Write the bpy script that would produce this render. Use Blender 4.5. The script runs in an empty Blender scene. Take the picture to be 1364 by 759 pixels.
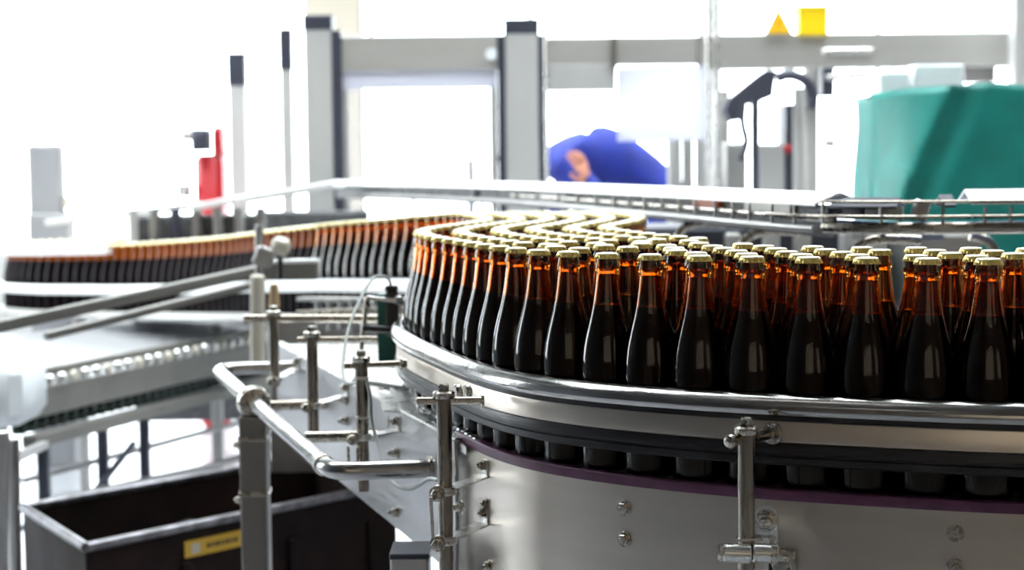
import bpy, bmesh, math, random
from mathutils import Vector, Matrix
random.seed(7)
PI = math.pi
scene = bpy.context.scene
COL = scene.collection

# ------------------------------------------------------------------ camera
CAM_Z = 1.37
FPX = 2276.0                      # focal length in pixels of the 1364 wide frame
PITCH = math.atan(157.5/FPX)
ROLL = 0.011
cam_data = bpy.data.cameras.new('camera')
cam = bpy.data.objects.new('camera', cam_data); COL.objects.link(cam)
cam_data.sensor_width = 36.0
cam_data.lens = 36.0*FPX/1364.0
cam.location = (0, 0, CAM_Z)
cam.matrix_world = (Matrix.Translation((0, 0, CAM_Z)) @ Matrix.Rotation(PI/2-PITCH, 4, 'X')
                    @ Matrix.Rotation(-ROLL, 4, 'Z'))
cam_data.clip_start = 0.05; cam_data.clip_end = 200
cam_data.dof.use_dof = True
cam_data.dof.focus_distance = 1.95
cam_data.dof.aperture_fstop = 5.6
scene.camera = cam

# ------------------------------------------------------------------ daylight and exposure
world = bpy.data.worlds.new('daylight'); scene.world = world
world.use_nodes = True
wn = world.node_tree.nodes; bgn = wn['Background']
bgn.inputs['Color'].default_value = (0.93, 0.97, 1.0, 1)
bgn.inputs['Strength'].default_value = 13.0
scene.view_settings.view_transform = 'Standard'
scene.view_settings.look = 'None'
scene.view_settings.gamma = 1.0
scene.view_settings.use_curve_mapping = False
scene.view_settings.exposure = -0.3
def area_light(name, loc, rot, sx, sy, power, col=(1, 1, 1)):
    d = bpy.data.lights.new(name, 'AREA'); d.shape = 'RECTANGLE'; d.size = sx; d.size_y = sy
    d.energy = power; d.color = col
    o = bpy.data.objects.new(name, d); COL.objects.link(o); o.location = loc; o.rotation_euler = rot
    return o

# ------------------------------------------------------------------ helpers
def unproject(px, py):
    a = px-682.0; b = py-379.5
    u = (a-ROLL*b)/(1+ROLL**2); v = (b+ROLL*a)/(1+ROLL**2)
    x = u/FPX; up = -v/FPX
    return Vector((x, math.cos(PITCH)+math.sin(PITCH)*up, -math.sin(PITCH)+math.cos(PITCH)*up))
def at(px, py, y):
    r = unproject(px, py); t = y/r.y
    return Vector((r.x*t, y, CAM_Z+r.z*t))
def on_plane(px, py, p0, n):
    r = unproject(px, py); o = Vector((0, 0, CAM_Z))
    t = (Vector(p0)-o).dot(Vector(n))/r.dot(Vector(n))
    return o+r*t

MATS = {}
def mat(name, col, metal=0.0, rough=0.5, var=0.0, vscale=(8, 8, 8), bump=0.0, bscale=None, rvar=0.0, col2=None,
        spec=None, trans=0.0, coat=0.0, ior=None, emit=None, patch=None):
    m = bpy.data.materials.new(name); m.use_nodes = True
    nt = m.node_tree; b = nt.nodes['Principled BSDF']
    b.inputs['Base Color'].default_value = (*col, 1)
    b.inputs['Metallic'].default_value = metal
    b.inputs['Roughness'].default_value = rough
    if spec is not None: b.inputs['Specular IOR Level'].default_value = spec
    if ior: b.inputs['IOR'].default_value = ior
    if trans: b.inputs['Transmission Weight'].default_value = trans
    if coat: b.inputs['Coat Weight'].default_value = coat
    if emit: b.inputs['Emission Color'].default_value = (*emit[0], 1); b.inputs['Emission Strength'].default_value = emit[1]
    if var or bump or rvar:
        tc = nt.nodes.new('ShaderNodeTexCoord'); mp = nt.nodes.new('ShaderNodeMapping')
        mp.inputs['Scale'].default_value = vscale
        nt.links.new(tc.outputs['Object'], mp.inputs['Vector'])
        nz = nt.nodes.new('ShaderNodeTexNoise'); nz.inputs['Scale'].default_value = 1.0; nz.inputs['Detail'].default_value = 5
        nt.links.new(mp.outputs[0], nz.inputs['Vector'])
        if var:
            rmp = nt.nodes.new('ShaderNodeValToRGB')
            c2 = col2 or tuple(c*(1-var) for c in col)
            rmp.color_ramp.elements[0].color = (*c2, 1); rmp.color_ramp.elements[1].color = (*col, 1)
            rmp.color_ramp.elements[0].position = .32; rmp.color_ramp.elements[1].position = .68
            src = nz
            if patch:
                nz2 = nt.nodes.new('ShaderNodeTexNoise'); nz2.inputs['Scale'].default_value = patch; nz2.inputs['Detail'].default_value = 6
                nt.links.new(tc.outputs['Object'], nz2.inputs['Vector'])
                mx = nt.nodes.new('ShaderNodeMix'); mx.inputs[0].default_value = .5
                nt.links.new(nz.outputs['Fac'], mx.inputs[2]); nt.links.new(nz2.outputs['Fac'], mx.inputs[3])
                nt.links.new(mx.outputs[0], rmp.inputs[0])
            else:
                nt.links.new(nz.outputs['Fac'], rmp.inputs[0])
            nt.links.new(rmp.outputs[0], b.inputs['Base Color'])
        if rvar:
            mr = nt.nodes.new('ShaderNodeMapRange')
            mr.inputs['From Min'].default_value = .3; mr.inputs['From Max'].default_value = .7
            mr.inputs['To Min'].default_value = max(.02, rough-rvar); mr.inputs['To Max'].default_value = min(1, rough+rvar)
            nt.links.new(nz.outputs['Fac'], mr.inputs['Value']); nt.links.new(mr.outputs[0], b.inputs['Roughness'])
        if bump:
            bp = nt.nodes.new('ShaderNodeBump'); bp.inputs['Strength'].default_value = bump; bp.inputs['Distance'].default_value = .01
            s = nz
            if bscale:
                mp2 = nt.nodes.new('ShaderNodeMapping'); mp2.inputs['Scale'].default_value = bscale
                nt.links.new(tc.outputs['Object'], mp2.inputs['Vector'])
                s = nt.nodes.new('ShaderNodeTexNoise'); s.inputs['Scale'].default_value = 1.0; s.inputs['Detail'].default_value = 3
                nt.links.new(mp2.outputs[0], s.inputs['Vector'])
            nt.links.new(s.outputs['Fac'], bp.inputs['Height']); nt.links.new(bp.outputs[0], b.inputs['Normal'])
    MATS[name] = m
    return m

class MB:
    """collects geometry in world coordinates and links it as ONE mesh object"""
    def __init__(s): s.v = []; s.f = []; s.mi = []; s.cur = 0
    def add(s, vs, fs):
        k = len(s.v); s.v += [tuple(v) for v in vs]
        for f in fs: s.f.append(tuple(i+k for i in f)); s.mi.append(s.cur)
        return s
    def box(s, a, b, bev=0.0):
        x0, y0, z0 = a; x1, y1, z1 = b
        return s.obox(Vector(((x0+x1)/2, (y0+y1)/2, (z0+z1)/2)), (abs(x1-x0)/2, abs(y1-y0)/2, abs(z1-z0)/2), None, bev)
    def obox(s, c, h, M=None, bev=0.0):
        M = M or Matrix.Identity(3); c = Vector(c)
        hx, hy, hz = h
        if bev <= 0:
            vs = [c+M@Vector((sx*hx, sy*hy, sz*hz)) for sz in (-1, 1) for sx, sy in ((-1, -1), (1, -1), (1, 1), (-1, 1))]
            return s.add(vs, [(3, 2, 1, 0), (4, 5, 6, 7), (0, 1, 5, 4), (1, 2, 6, 5), (2, 3, 7, 6), (3, 0, 4, 7)])
        e = min(bev, hx*.9, hy*.9, hz*.9)
        ring = lambda ax, ay: [(-ax+e, -ay), (ax-e, -ay), (ax, -ay+e), (ax, ay-e), (ax-e, ay), (-ax+e, ay), (-ax, ay-e), (-ax, -ay+e)]
        vs = []
        for z, q in ((-hz, e), (-hz+e, 0), (hz-e, 0), (hz, e)):
            vs += [c+M@Vector((x, y, z)) for x, y in ring(hx-q*.6, hy-q*.6)]
        fs = [tuple(range(7, -1, -1)), tuple(range(24, 32))]
        for k in range(3):
            for i in range(8): fs.append((k*8+i, k*8+(i+1) % 8, k*8+8+(i+1) % 8, k*8+8+i))
        return s.add(vs, fs)
    def bar(s, p0, p1, w, h, bev=0.0, up=(0, 0, 1)):
        p0 = Vector(p0); p1 = Vector(p1); x = (p1-p0); L = x.length; x.normalize()
        u = Vector(up); y = u.cross(x)
        if y.length < 1e-4: y = Vector((0, 1, 0)).cross(x)
        y.normalize(); z = x.cross(y)
        M = Matrix((x, y, z)).transposed()
        return s.obox((p0+p1)/2, (L/2, w/2, h/2), M, bev)
    def frame(s, d):
        d = Vector(d).normalized(); a = Vector((0, 0, 1)) if abs(d.z) < .9 else Vector((1, 0, 0))
        x = a.cross(d).normalized(); return x, d.cross(x)
    def cyl(s, p0, p1, r, n=16, r2=None, bev=0.0, rot=0.0):
        p0 = Vector(p0); p1 = Vector(p1); d = (p1-p0); L = d.length; d.normalize(); r2 = r if r2 is None else r2
        if bev > 0: prof = [(r-bev, 0), (r, bev), (r2, L-bev), (r2-bev, L)]
        else: prof = [(r, 0), (r2, L)]
        return s.lathe(prof, p0, d, n, True, rot)
    def lathe(s, prof, p0, d=(0, 0, 1), n=24, caps=True, rot=0.0):
        p0 = Vector(p0); d = Vector(d).normalized(); x, y = s.frame(d)
        vs = []; fs = []
        for r, h in prof:
            for i in range(n):
                a = 2*PI*i/n+rot
                vs.append(p0+d*h+(x*math.cos(a)+y*math.sin(a))*r)
        for k in range(len(prof)-1):
            for i in range(n): j = (i+1) % n; fs.append((k*n+i, k*n+j, k*n+n+j, k*n+n+i))
        if caps:
            fs.append(tuple(range(n-1, -1, -1))); m = (len(prof)-1)*n; fs.append(tuple(range(m, m+n)))
        return s.add(vs, fs)
    def tube(s, pts, r, n=12, closed=False):
        pts = [Vector(p) for p in pts]; m = len(pts); vs = []; fs = []
        prev = None
        for i, p in enumerate(pts):
            a = pts[(i-1) % m] if (closed or i > 0) else p; b = pts[(i+1) % m] if (closed or i < m-1) else p
            t = (b-a).normalized()
            if prev is None: x, y = s.frame(t)
            else:
                x = (prev-t*prev.dot(t)).normalized(); y = t.cross(x)
            prev = x
            rr = r[i] if isinstance(r, (list, tuple)) else r
            for k in range(n):
                a_ = 2*PI*k/n; vs.append(p+(x*math.cos(a_)+y*math.sin(a_))*rr)
        for i in range(m if closed else m-1):
            j = (i+1) % m
            for k in range(n): l = (k+1) % n; fs.append((i*n+k, i*n+l, j*n+l, j*n+k))
        if not closed: fs.append(tuple(range(n-1, -1, -1))); fs.append(tuple(range((m-1)*n, m*n)))
        return s.add(vs, fs)
    def sweep(s, path, prof, zfun=None, closed=False):
        """path: xy points; prof: (u outward-left, z) closed polygon; zfun(x,y) adds height"""
        n = len(prof); m = len(path); vs = []; fs = []
        for i in range(m):
            a = path[max(i-1, 0)]; b = path[min(i+1, m-1)]
            t = Vector((b[0]-a[0], b[1]-a[1])).normalized(); nn = Vector((-t.y, t.x))
            dz = zfun(*path[i][:2]) if zfun else 0
            for u, z in prof: vs.append((path[i][0]+nn.x*u, path[i][1]+nn.y*u, z+dz))
        for i in range(m-1):
            for k in range(n): l = (k+1) % n; fs.append((i*n+k, i*n+l, i*n+n+l, i*n+n+k))
        fs.append(tuple(range(n-1, -1, -1))); fs.append(tuple(range((m-1)*n, m*n)))
        return s.add(vs, fs)
    def prism(s, poly, z0, z1):
        n = len(poly)
        vs = [(x, y, z0) for x, y in poly]+[(x, y, z1) for x, y in poly]
        return s.add(vs, [tuple(range(n-1, -1, -1)), tuple(range(n, 2*n))]+[(i, (i+1) % n, n+(i+1) % n, n+i) for i in range(n)])
    def extrude(s, poly, d):
        n = len(poly); d = Vector(d); P = [Vector(p) for p in poly]
        return s.add(P+[p+d for p in P], [tuple(range(n-1, -1, -1)), tuple(range(n, 2*n))]+[(i, (i+1) % n, n+(i+1) % n, n+i) for i in range(n)])
    def hexbolt(s, p, d, r=.0075, h=.005, shank=.0, washer=True):
        p = Vector(p); d = Vector(d).normalized()
        if washer: s.cyl(p, p+d*.0018, r*1.35, 20, bev=.0004)
        q = p+d*(.0018 if washer else 0)
        s.lathe([(r, 0), (r*1.0, h*.8), (r*.86, h)], q, d, 6)
        s.lathe([(r*.5, 0), (r*.5, .0015+shank), (r*.38, .0022+shank)], q+d*h, d, 12)
        return s
    def build(s, name, m, parent=None, smooth=35, base=None):
        me = bpy.data.meshes.new(name)
        off = Vector(parent.get('_o', (0, 0, 0))) if parent is not None else Vector(base or (0, 0, 0))
        if parent is not None and parent.type == 'MESH' and '_o' not in parent: off = Vector((0, 0, 0))
        me.from_pydata([tuple(Vector(v)-off) for v in s.v], [], s.f)
        ms = m if isinstance(m, (list, tuple)) else [m]
        for q in ms: me.materials.append(MATS[q] if isinstance(q, str) else q)
        if len(ms) > 1: me.polygons.foreach_set('material_index', s.mi)
        bm = bmesh.new(); bm.from_mesh(me); bmesh.ops.recalc_face_normals(bm, faces=bm.faces); bm.to_mesh(me); bm.free()
        if smooth:
            me.shade_smooth(); me.set_sharp_from_angle(angle=math.radians(smooth))
        o = bpy.data.objects.new(name, me); COL.objects.link(o)
        if parent is not None:
            o.parent = parent
            o['_o'] = tuple(off)
        else:
            o.location = off; o['_o'] = tuple(off)
        return o
def tag(o, label=None, cat=None, group=None, kind=None):
    if label: o['label'] = label
    if cat: o['category'] = cat
    if group: o['group'] = group
    if kind: o['kind'] = kind
    return o
def empty(name, loc, label, cat, group=None):
    o = bpy.data.objects.new(name, None); COL.objects.link(o); o.location = loc; o['_o'] = tuple(loc)
    o.empty_display_size = .02
    return tag(o, label, cat, group)
def struct(o): o['kind'] = 'structure'; return o
def chaikin(P, n=3):
    P = [Vector(p) for p in P]
    for _ in range(n):
        Q = [P[0]]
        for i in range(len(P)-1): Q.append(P[i]*.75+P[i+1]*.25); Q.append(P[i]*.25+P[i+1]*.75)
        Q.append(P[-1]); P = Q
    return P
def resample(P, step):
    P = [Vector(p) for p in P]; out = [P[0]]; acc = 0
    for i in range(1, len(P)):
        a, b = P[i-1], P[i]; L = (b-a).length
        while L > 1e-9 and acc+L >= step:
            t = (step-acc)/L; a = a.lerp(b, t); out.append(a); L = (b-a).length; acc = 0
        acc += L
    return out
def offset(P, o):
    Q = []
    for i in range(len(P)):
        a = P[max(i-1, 0)]; b = P[min(i+1, len(P)-1)]; t = (b-a).normalized()
        Q.append(P[i]+Vector((-t.y, t.x))*o)
    return Q
def arc3(p0, p1, p2, r, n=8):
    """rounded corner at p1"""
    p0, p1, p2 = Vector(p0), Vector(p1), Vector(p2)
    a = (p0-p1).normalized(); b = (p2-p1).normalized()
    s0 = p1+a*r; s1 = p1+b*r
    return [(s0*(1-t)**2+p1*2*t*(1-t)+s1*t*t) for t in [i/n for i in range(n+1)]]

# ------------------------------------------------------------------ materials
mat('steel_panel', (.60, .54, .48), 1, .33, .07, (2, 2, 60), .0, None, .05)
mat('steel_side', (.47, .465, .475), 1, .36, .12, (4, 4, 120), .02, (6, 6, 300), .06, patch=14)
mat('steel_rail', (.80, .72, .63), 1, .32, .05, (2, 2, 50), .0, None, .04)
mat('steel_bead', (.46, .45, .44), 1, .20, .18, (20, 20, 120), .05, (60, 60, 60), .07, patch=40)
mat('steel_tube', (.42, .375, .32), 1, .26, .15, (60, 60, 10), .04, (120, 120, 20), .08, patch=30)
mat('steel_bright', (.78, .77, .75), 1, .28, .08, (30, 30, 30), 0, None, .05)
mat('steel_bolt', (.55, .51, .45), 1, .26, .25, (150, 150, 150), .05, None, .1)
mat('steel_dull', (.42, .41, .40), 1, .42, .2, (10, 10, 10), 0, None, .1)
mat('frame_beige', (.20, .19, .17), .1, .5, .2, (8, 8, 8))
mat('web_grey', (.13, .13, .135), .1, .5, .5, (30, 30, 30))
mat('leg_steel', (.20, .185, .17), .6, .45, .2, (10, 10, 3))
mat('column_grey', (.33, .33, .34), 0, .5)
mat('frame_grey', (.50, .49, .475), .2, .45, .08, (6, 6, 2))
mat('aluminium', (.52, .505, .475), .5, .40, .08, (3, 3, 20))
mat('dark_profile', (.040, .043, .062), .1, .45)
mat('white_cover', (.86, .86, .85), .2, .28, .06, (4, 4, 4))
mat('dark_wear', (.022, .020, .024), 0, .38, .5, (20, 20, 400), .08, (20, 20, 400), .1)
mat('purple', (.115, .028, .085), 0, .40, .35, (60, 60, 60), .05)
mat('chain_grey', (.20, .20, .21), .3, .35, .3, (80, 80, 80))
mat('black_plastic', (.012, .012, .014), 0, .35)
mat('green_plastic', (.0, .085, .065), 0, .35)
mat('cream_plastic', (.62, .58, .48), 0, .45, .1, (20, 20, 20))
mat('cable', (.36, .38, .36), 0, .5)
mat('cream_tie', (.6, .57, .5), 0, .5)
mat('blue_plastic', (.02, .09, .36), 0, .4)
mat('orange_plastic', (.75, .16, .05), 0, .4)
mat('red_paint', (.45, .012, .018), 0, .4)
mat('yellow_sign', (.95, .55, .01), 0, .5)
mat('yellow_box', (1.0, .68, .0), 0, .45)
mat('sign_black', (.03, .02, .01), 0, .5)
mat('label_yellow', (.62, .37, .03), 0, .5)
mat('label_logo', (.55, .5, .42), 0, .5)
mat('teal_cloth', (.005, .26, .22), 0, .42, .3, (7, 7, 7), .15, (300, 300, 300))
mat('blue_cloth', (.008, .024, .28), 0, .75, .35, (9, 9, 9), .3, (14, 14, 14))
mat('skin', (.62, .27, .18), 0, .5, .15, (30, 30, 30))
mat('hair', (.05, .03, .02), 0, .6)
mat('eye_white', (.8, .8, .78), 0, .2)
mat('shoe', (.02, .02, .02), 0, .5)
mat('bin_rust', (.026, .014, .011), .0, .6, .75, (6, 6, 3), .2, None, .1, col2=(.007, .005, .006), patch=12, spec=.12)
mat('bin_black', (.006, .006, .008), 0, .5)
mat('rim_steel', (.28, .27, .29), .8, .32, .6, (30, 30, 30))
mat('white_plastic', (.80, .83, .85), 0, .35)
mat('slat_steel', (.55, .56, .58), .8, .28, .1, (30, 30, 30))
mat('floor_mat', (.42, .43, .46), 0, .24, .15, (2, 2, 2), .02, (30, 30, 30), .05, patch=6)
mat('wall_white', (.78, .77, .74), 0, .7, .05, (2, 2, 2))
mat('wall_cream', (.80, .72, .58), 0, .7)
mat('wall_warm', (.20, .16, .135), 0, .7, .2, (1, 1, 1))
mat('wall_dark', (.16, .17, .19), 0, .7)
mat('ceiling_mat', (.16, .155, .15), 0, .8)
mat('pale_sheet', (.70, .70, .80), 0, .5)
mat('lamp_diffuser', (.9, .9, .9), 0, .5, emit=((1, .93, .82), 4.0))

def glass_sheet(name, tint, fac, rough=.02):
    m = bpy.data.materials.new(name); m.use_nodes = True; nt = m.node_tree; nt.nodes.clear()
    o = nt.nodes.new('ShaderNodeOutputMaterial'); t = nt.nodes.new('ShaderNodeBsdfTransparent'); t.inputs[0].default_value = (*tint, 1)
    g = nt.nodes.new('ShaderNodeBsdfGlossy'); g.inputs['Roughness'].default_value = rough
    mx = nt.nodes.new('ShaderNodeMixShader'); fr = nt.nodes.new('ShaderNodeFresnel'); fr.inputs[0].default_value = 1.45
    nt.links.new(fr.outputs[0], mx.inputs[0]); nt.links.new(t.outputs[0], mx.inputs[1]); nt.links.new(g.outputs[0], mx.inputs[2])
    if fac:
        d = nt.nodes.new('ShaderNodeBsdfTranslucent'); d.inputs[0].default_value = (.60, .60, .64, 1)
        m2 = nt.nodes.new('ShaderNodeMixShader'); m2.inputs[0].default_value = fac
        nt.links.new(mx.outputs[0], m2.inputs[1]); nt.links.new(d.outputs[0], m2.inputs[2]); nt.links.new(m2.outputs[0], o.inputs[0])
    else: nt.links.new(mx.outputs[0], o.inputs[0])
    MATS[name] = m
m = bpy.data.materials.new('blind_glass'); m.use_nodes = True; nt = m.node_tree; nt.nodes.clear()
o = nt.nodes.new('ShaderNodeOutputMaterial'); t = nt.nodes.new('ShaderNodeBsdfTranslucent'); t.inputs[0].default_value = (.26, .235, .20, 1)
nt.links.new(t.outputs[0], o.inputs[0]); MATS['blind_glass'] = m
glass_sheet('window_glass', (.97, .99, .99), 0)
glass_sheet('clear_guard', (.95, .95, .98), .05)
glass_sheet('frosted_guard', (.80, .82, .90), .82, .2)

# bottle materials
m = mat('amber_glass', (.52, .19, .03), 0, .0, trans=1.0, ior=1.5)
mat('beer', (.0035, .0015, .0025), 0, .25, spec=.08)
mat('cap_top_lit', (.97, .93, .74), .25, .42)  # top face of the gold cap, painted pale for the strong light on it
mat('gold_cap', (1.0, .80, .26), .55, .28, .10, (120, 120, 120), 0, None, .06)
mat('dark_amber_solid', (.006, .003, .004), 0, .4, spec=.04)
mat('neck_amber', (.20, .045, .005), 0, .2, spec=.2)
mat('dark_green_glass', (.002, .022, .014), 0, .1, spec=.6)
mat('brown_cap', (.42, .30, .20), .4, .4)

# ------------------------------------------------------------------ the hall
YB, XL, XR, YR, ZC = 14.0, -6.5, 7.5, -6.0, 5.2
struct(MB().box((XL, YR, -.1), (XR, YB, 0)).build('floor', 'floor_mat', smooth=0))
SKX, SKY = (-5.0, 5.5), (3.0, 12.0)                         # skylight opening
ce = MB()
ce.box((XL, YR, ZC), (XR, SKY[0], ZC+.15)).box((XL, SKY[1], ZC), (XR, YB, ZC+.15)).box((XL, SKY[0], ZC), (SKX[0], SKY[1], ZC+.15)).box((SKX[1], SKY[0], ZC), (XR, SKY[1], ZC+.15))
struct(ce.build('ceiling', 'ceiling_mat', smooth=0))
sky = MB()
for k in range(6): x = SKX[0]+(SKX[1]-SKX[0])*k/5; sky.box((x-.06, SKY[0], ZC-.02), (x+.06, SKY[1], ZC+.12))
sk_o = struct(sky.build('window_20', 'wall_white', smooth=0))
for k in range(5):
    w_ = (SKX[1]-SKX[0])/5; x = SKX[0]+w_*k
    MB().box((x+.06, SKY[0], ZC+.05), (x+w_-.06, SKY[1], ZC+.06)).build('pane', 'window_glass', sk_o, 0)
def window_wall(name, along, fixed, a0, a1, sill, head, bays, thick, wname, n0, mname='wall_white', pane_m='window_glass'):
    """a wall with window bays; along 'x' (fixed y) or 'y' (fixed x)"""
    def bx(mb, u0, u1, z0, z1, t0=0.0, t1=thick):
        if along == 'x': mb.box((u0, fixed+t0, z0), (u1, fixed+t1, z1))
        else: mb.box((fixed-t1, u0, z0), (fixed-t0, u1, z1))
        return mb
    w = MB(); bx(w, a0, a1, 0, sill); bx(w, a0, a1, head, ZC)
    last = a0
    for b0, b1 in bays: bx(w, last, b0, sill, head); last = b1
    bx(w, last, a1, sill, head)
    struct(w.build(name, mname, smooth=0))
    for i, (b0, b1) in enumerate(bays):
        f = MB()
        for u0, u1, z0, z1 in ((b0, b0+.05, sill, head), (b1-.05, b1, sill, head), (b0, b1, sill, sill+.05), (b0, b1, head-.05, head)):
            bx(f, u0, u1, z0, z1, .05, .12)
        fo = struct(f.build('window_%d' % (n0+i), 'wall_white', smooth=0))
        zm = sill+(head-sill)*.5
        cells = [(b0+.05, (b0+b1)/2-.02), ((b0+b1)/2+.02, b1-.05)]
        for u0, u1 in cells: bx(MB(), u0, u1, sill+.05, head-.05, .08, .086).build('pane', pane_m, fo, 0)
        bx(MB(), (b0+b1)/2-.02, (b0+b1)/2+.02, sill+.05, head-.05, .06, .11).build('mullion', 'wall_white', fo, 0)
window_wall('wall_back', 'x', YB, XL, XR, .7, 4.9, [(-6.3, -4.6), (-4.5, -1.62), (-1.25, 1.60), (1.68, 4.35), (4.45, 7.2)], .25, 'window', 1)
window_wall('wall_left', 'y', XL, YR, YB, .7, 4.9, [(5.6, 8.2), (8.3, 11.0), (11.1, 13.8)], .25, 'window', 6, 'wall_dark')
struct(MB().box((XR, YR, 0), (XR+.2, YB, ZC)).build('wall_right', 'wall_warm', smooth=0))
window_wall('wall_front', 'x', YR-.25, XL, XR, 1.3, 4.4, [(-2.8, 1.8), (4.0, 6.4)], .25, 'window', 10, 'wall_warm', 'blind_glass')
struct(MB().box((-1.66, YB-.05, 0), (-1.22, YB+.01, ZC)).build('trim_1', 'wall_cream', smooth=0))
# ceiling lamps over the near half of the hall (behind and above the photographer)
for i, (lx, ly) in enumerate([(-2.5, -2.5), (1.0, -2.5), (4.0, -2.5), (-1.0, 1.5), (3.0, 1.5)]):
    e = empty('ceiling_lamp', (lx, ly, ZC-.12), 'long strip lamp under the ceiling, %s' % ('over the near left', 'straight behind the camera', 'over the near right', 'ahead of the camera at left', 'ahead of the camera at right')[i], 'lamp', 'strip lamps under the ceiling')
    MB().box((lx-.7, ly-.12, ZC-.1), (lx+.7, ly+.12, ZC)).build('lamp_housing', 'white_plastic', e, 0)
    MB().box((lx-.66, ly-.09, ZC-.12), (lx+.66, ly+.09, ZC-.1)).build('diffuser', 'lamp_diffuser', e, 0)

# ------------------------------------------------------------------ conveyor belt geometry
def drop(y):
    T = [(4.0, 0), (4.1, .004), (4.3, .015), (4.5, .028), (4.83, .048), (5.4, .089), (5.8, .121), (6.4, .164), (6.8, .186), (7.2, .20), (99, .20)]
    if y <= 4.0: return 0.0
    for (a, va), (b, vb) in zip(T, T[1:]):
        if y <= b: return va+(vb-va)*(y-a)/(b-a)
ZB = 1.004
CENT = [(2.2, 1.78), (1.3, 1.785), (.9, 1.79), (.65, 1.82), (.517, 1.852), (.397, 1.898), (.276, 1.948), (.168, 2.015), (.082, 2.09), (.021, 2.178),
        (-.03, 2.32), (-.075, 2.48), (-.11, 2.60), (-.14, 2.74), (-.153, 2.88), (-.145, 3.0), (-.12, 3.12), (-.08, 3.28), (-.05, 3.42), (-.05, 3.6),
        (-.09, 3.85), (-.15, 4.1), (-.25, 4.3), (-.36, 4.52), (-.51, 4.83), (-.79, 5.4), (-.97, 5.78), (-1.32, 6.3), (-1.66, 6.65), (-1.95, 6.9),
        (-2.12, 7.15), (-2.15, 7.5), (-2.0, 7.85), (-1.7, 8.05), (-1.2, 8.1), (-.6, 8.1)]
OUTER = resample(chaikin(CENT, 3), .03)
iF = max(i for i, p in enumerate(OUTER) if p.y < 3.30 and p.x > -1)      # end of the front rail
FRONT = OUTER[:iF+1]
iPan = min(i for i, p in enumerate(OUTER) if p.x < -.035)                 # the curved panel ends here
PANEL_PATH = offset(OUTER[:iPan+1], .040)

# front guide rail
gr = empty('guide_rail', (.9, 1.75, ZB+.03), 'curved polished steel guide rail around the front row of bottles', 'guide rail')
rail = offset(FRONT, .0)
def prof(pts): return pts
MB().sweep(rail, [(.0345, 1.108), (.0365, 1.113), (.040, 1.1135), (.047, 1.110), (.052, 1.1045), (.0545, 1.098), (.053, 1.092), (.048, 1.0895), (.036, 1.090)]).build('rail_bead', 'steel_bead', gr, 60)
MB().sweep(rail, [(.036, 1.0895), (.0465, 1.0895), (.0465, 1.084), (.036, 1.084)]).build('bead_channel', 'dark_wear', gr, 30)
MB().sweep(rail, [(.038, 1.084), (.0445, 1.084), (.0455, 1.082), (.0455, 1.060), (.0445, 1.0585), (.038, 1.0585)]).build('rail_web', 'steel_rail', gr, 30)
MB().sweep(rail, [(.0345, 1.0585), (.047, 1.0585), (.0485, 1.054), (.0485, 1.048), (.0455, 1.047), (.0455, 1.0445), (.0475, 1.043), (.0475, 1.036), (.045, 1.034), (.0345, 1.034)]).build('wear_strip', 'dark_wear', gr, 30)

# curved panel, purple edge strip
cp = empty('steel_conveyor', (.6, 1.78, 0), 'curved brushed steel conveyor with purple edge strip in the foreground', 'conveyor')
MB().sweep(PANEL_PATH, [(-.004, .60), (0, .60), (0, .993), (-.004, .993)]).build('panel_sheet', 'steel_panel', cp, 30)
MB().sweep(PANEL_PATH, [(-.012, .9935), (.0015, .9935), (.002, .995), (.002, 1.0045), (.0005, 1.006), (-.012, 1.006)]).build('edge_strip', 'purple', cp, 30)
pe = PANEL_PATH[-1]; pe1 = PANEL_PATH[-3]
td = (pe-pe1).normalized(); nd = Vector((-td.y, td.x))
MB().cyl((pe.x+nd.x*-.001, pe.y+nd.y*-.001, .60), (pe.x+nd.x*-.001, pe.y+nd.y*-.001, .995), .004, 10).build('panel_edge', 'steel_dull', cp)
def panel_pt(px, z):
    """point and outward normal on the panel's face where it is seen at pixel column px"""
    best = None
    for i in range(1, len(PANEL_PATH)):
        a, b = PANEL_PATH[i-1], PANEL_PATH[i]
        for k in range(4):
            p = a.lerp(b, k/4)
            r = unproject(px, 600)
            # column test on a mid image row
            d = abs(p.x/p.y-r.x/r.y)
            if best is None or d < best[0]:
                t = (b-a).normalized(); best = (d, p, Vector((-t.y, t.x, 0)))
    return best[1], best[2]
def z_at(px, py, p):
    r = unproject(px, py); return CAM_Z+r.z*(p.y/r.y)
for px, py in ((830, 676), (829, 718), (1273, 710), (1273, 755)):
    p, n = panel_pt(px, 0); z = z_at(px, py, p)
    MB().hexbolt((p.x, p.y, z), n, .0072, .0055).build('bolt', 'steel_bolt', cp, 30)
# chain plates carrying the bottles, seen one by one along the front edge
belt = empty('table_top_chain', (.6, 2.0, .98), 'grey segmented chain belt under the foreground bottles', 'conveyor belt')
cpth = resample(chaikin(CENT, 3), .038)
n_pl = 0
for i in range(len(cpth)-1):
    a, b = cpth[i], cpth[i+1]
    if a.x > 1.0 or a.y > 3.4: continue
    t = (b-a).normalized(); o = Vector((-t.y, t.x)); g = .0035
    L = a+t*g+o*.037; R = b-t*g+o*.037
    wd = .33
    poly = [(L.x, L.y), (R.x, R.y), (R.x-o.x*wd-t.x*.004, R.y-o.y*wd-t.y*.004), (L.x-o.x*wd+t.x*.004, L.y-o.y*wd+t.y*.004)]
    if a.y < 2.4 and a.x > -.1: poly = poly[::1]
    MB().prism(poly, ZB-.005, ZB).build('chain_plate', 'chain_grey', belt, 0); n_pl += 1
MB().sweep([p for p in OUTER if p.x < 1.6 and p.y < 3.45], [(.030, .955), (.030, ZB-.006), (-.30, ZB-.006), (-.30, .955)]).build('chain_bed', 'black_plastic', belt, 0)
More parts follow.
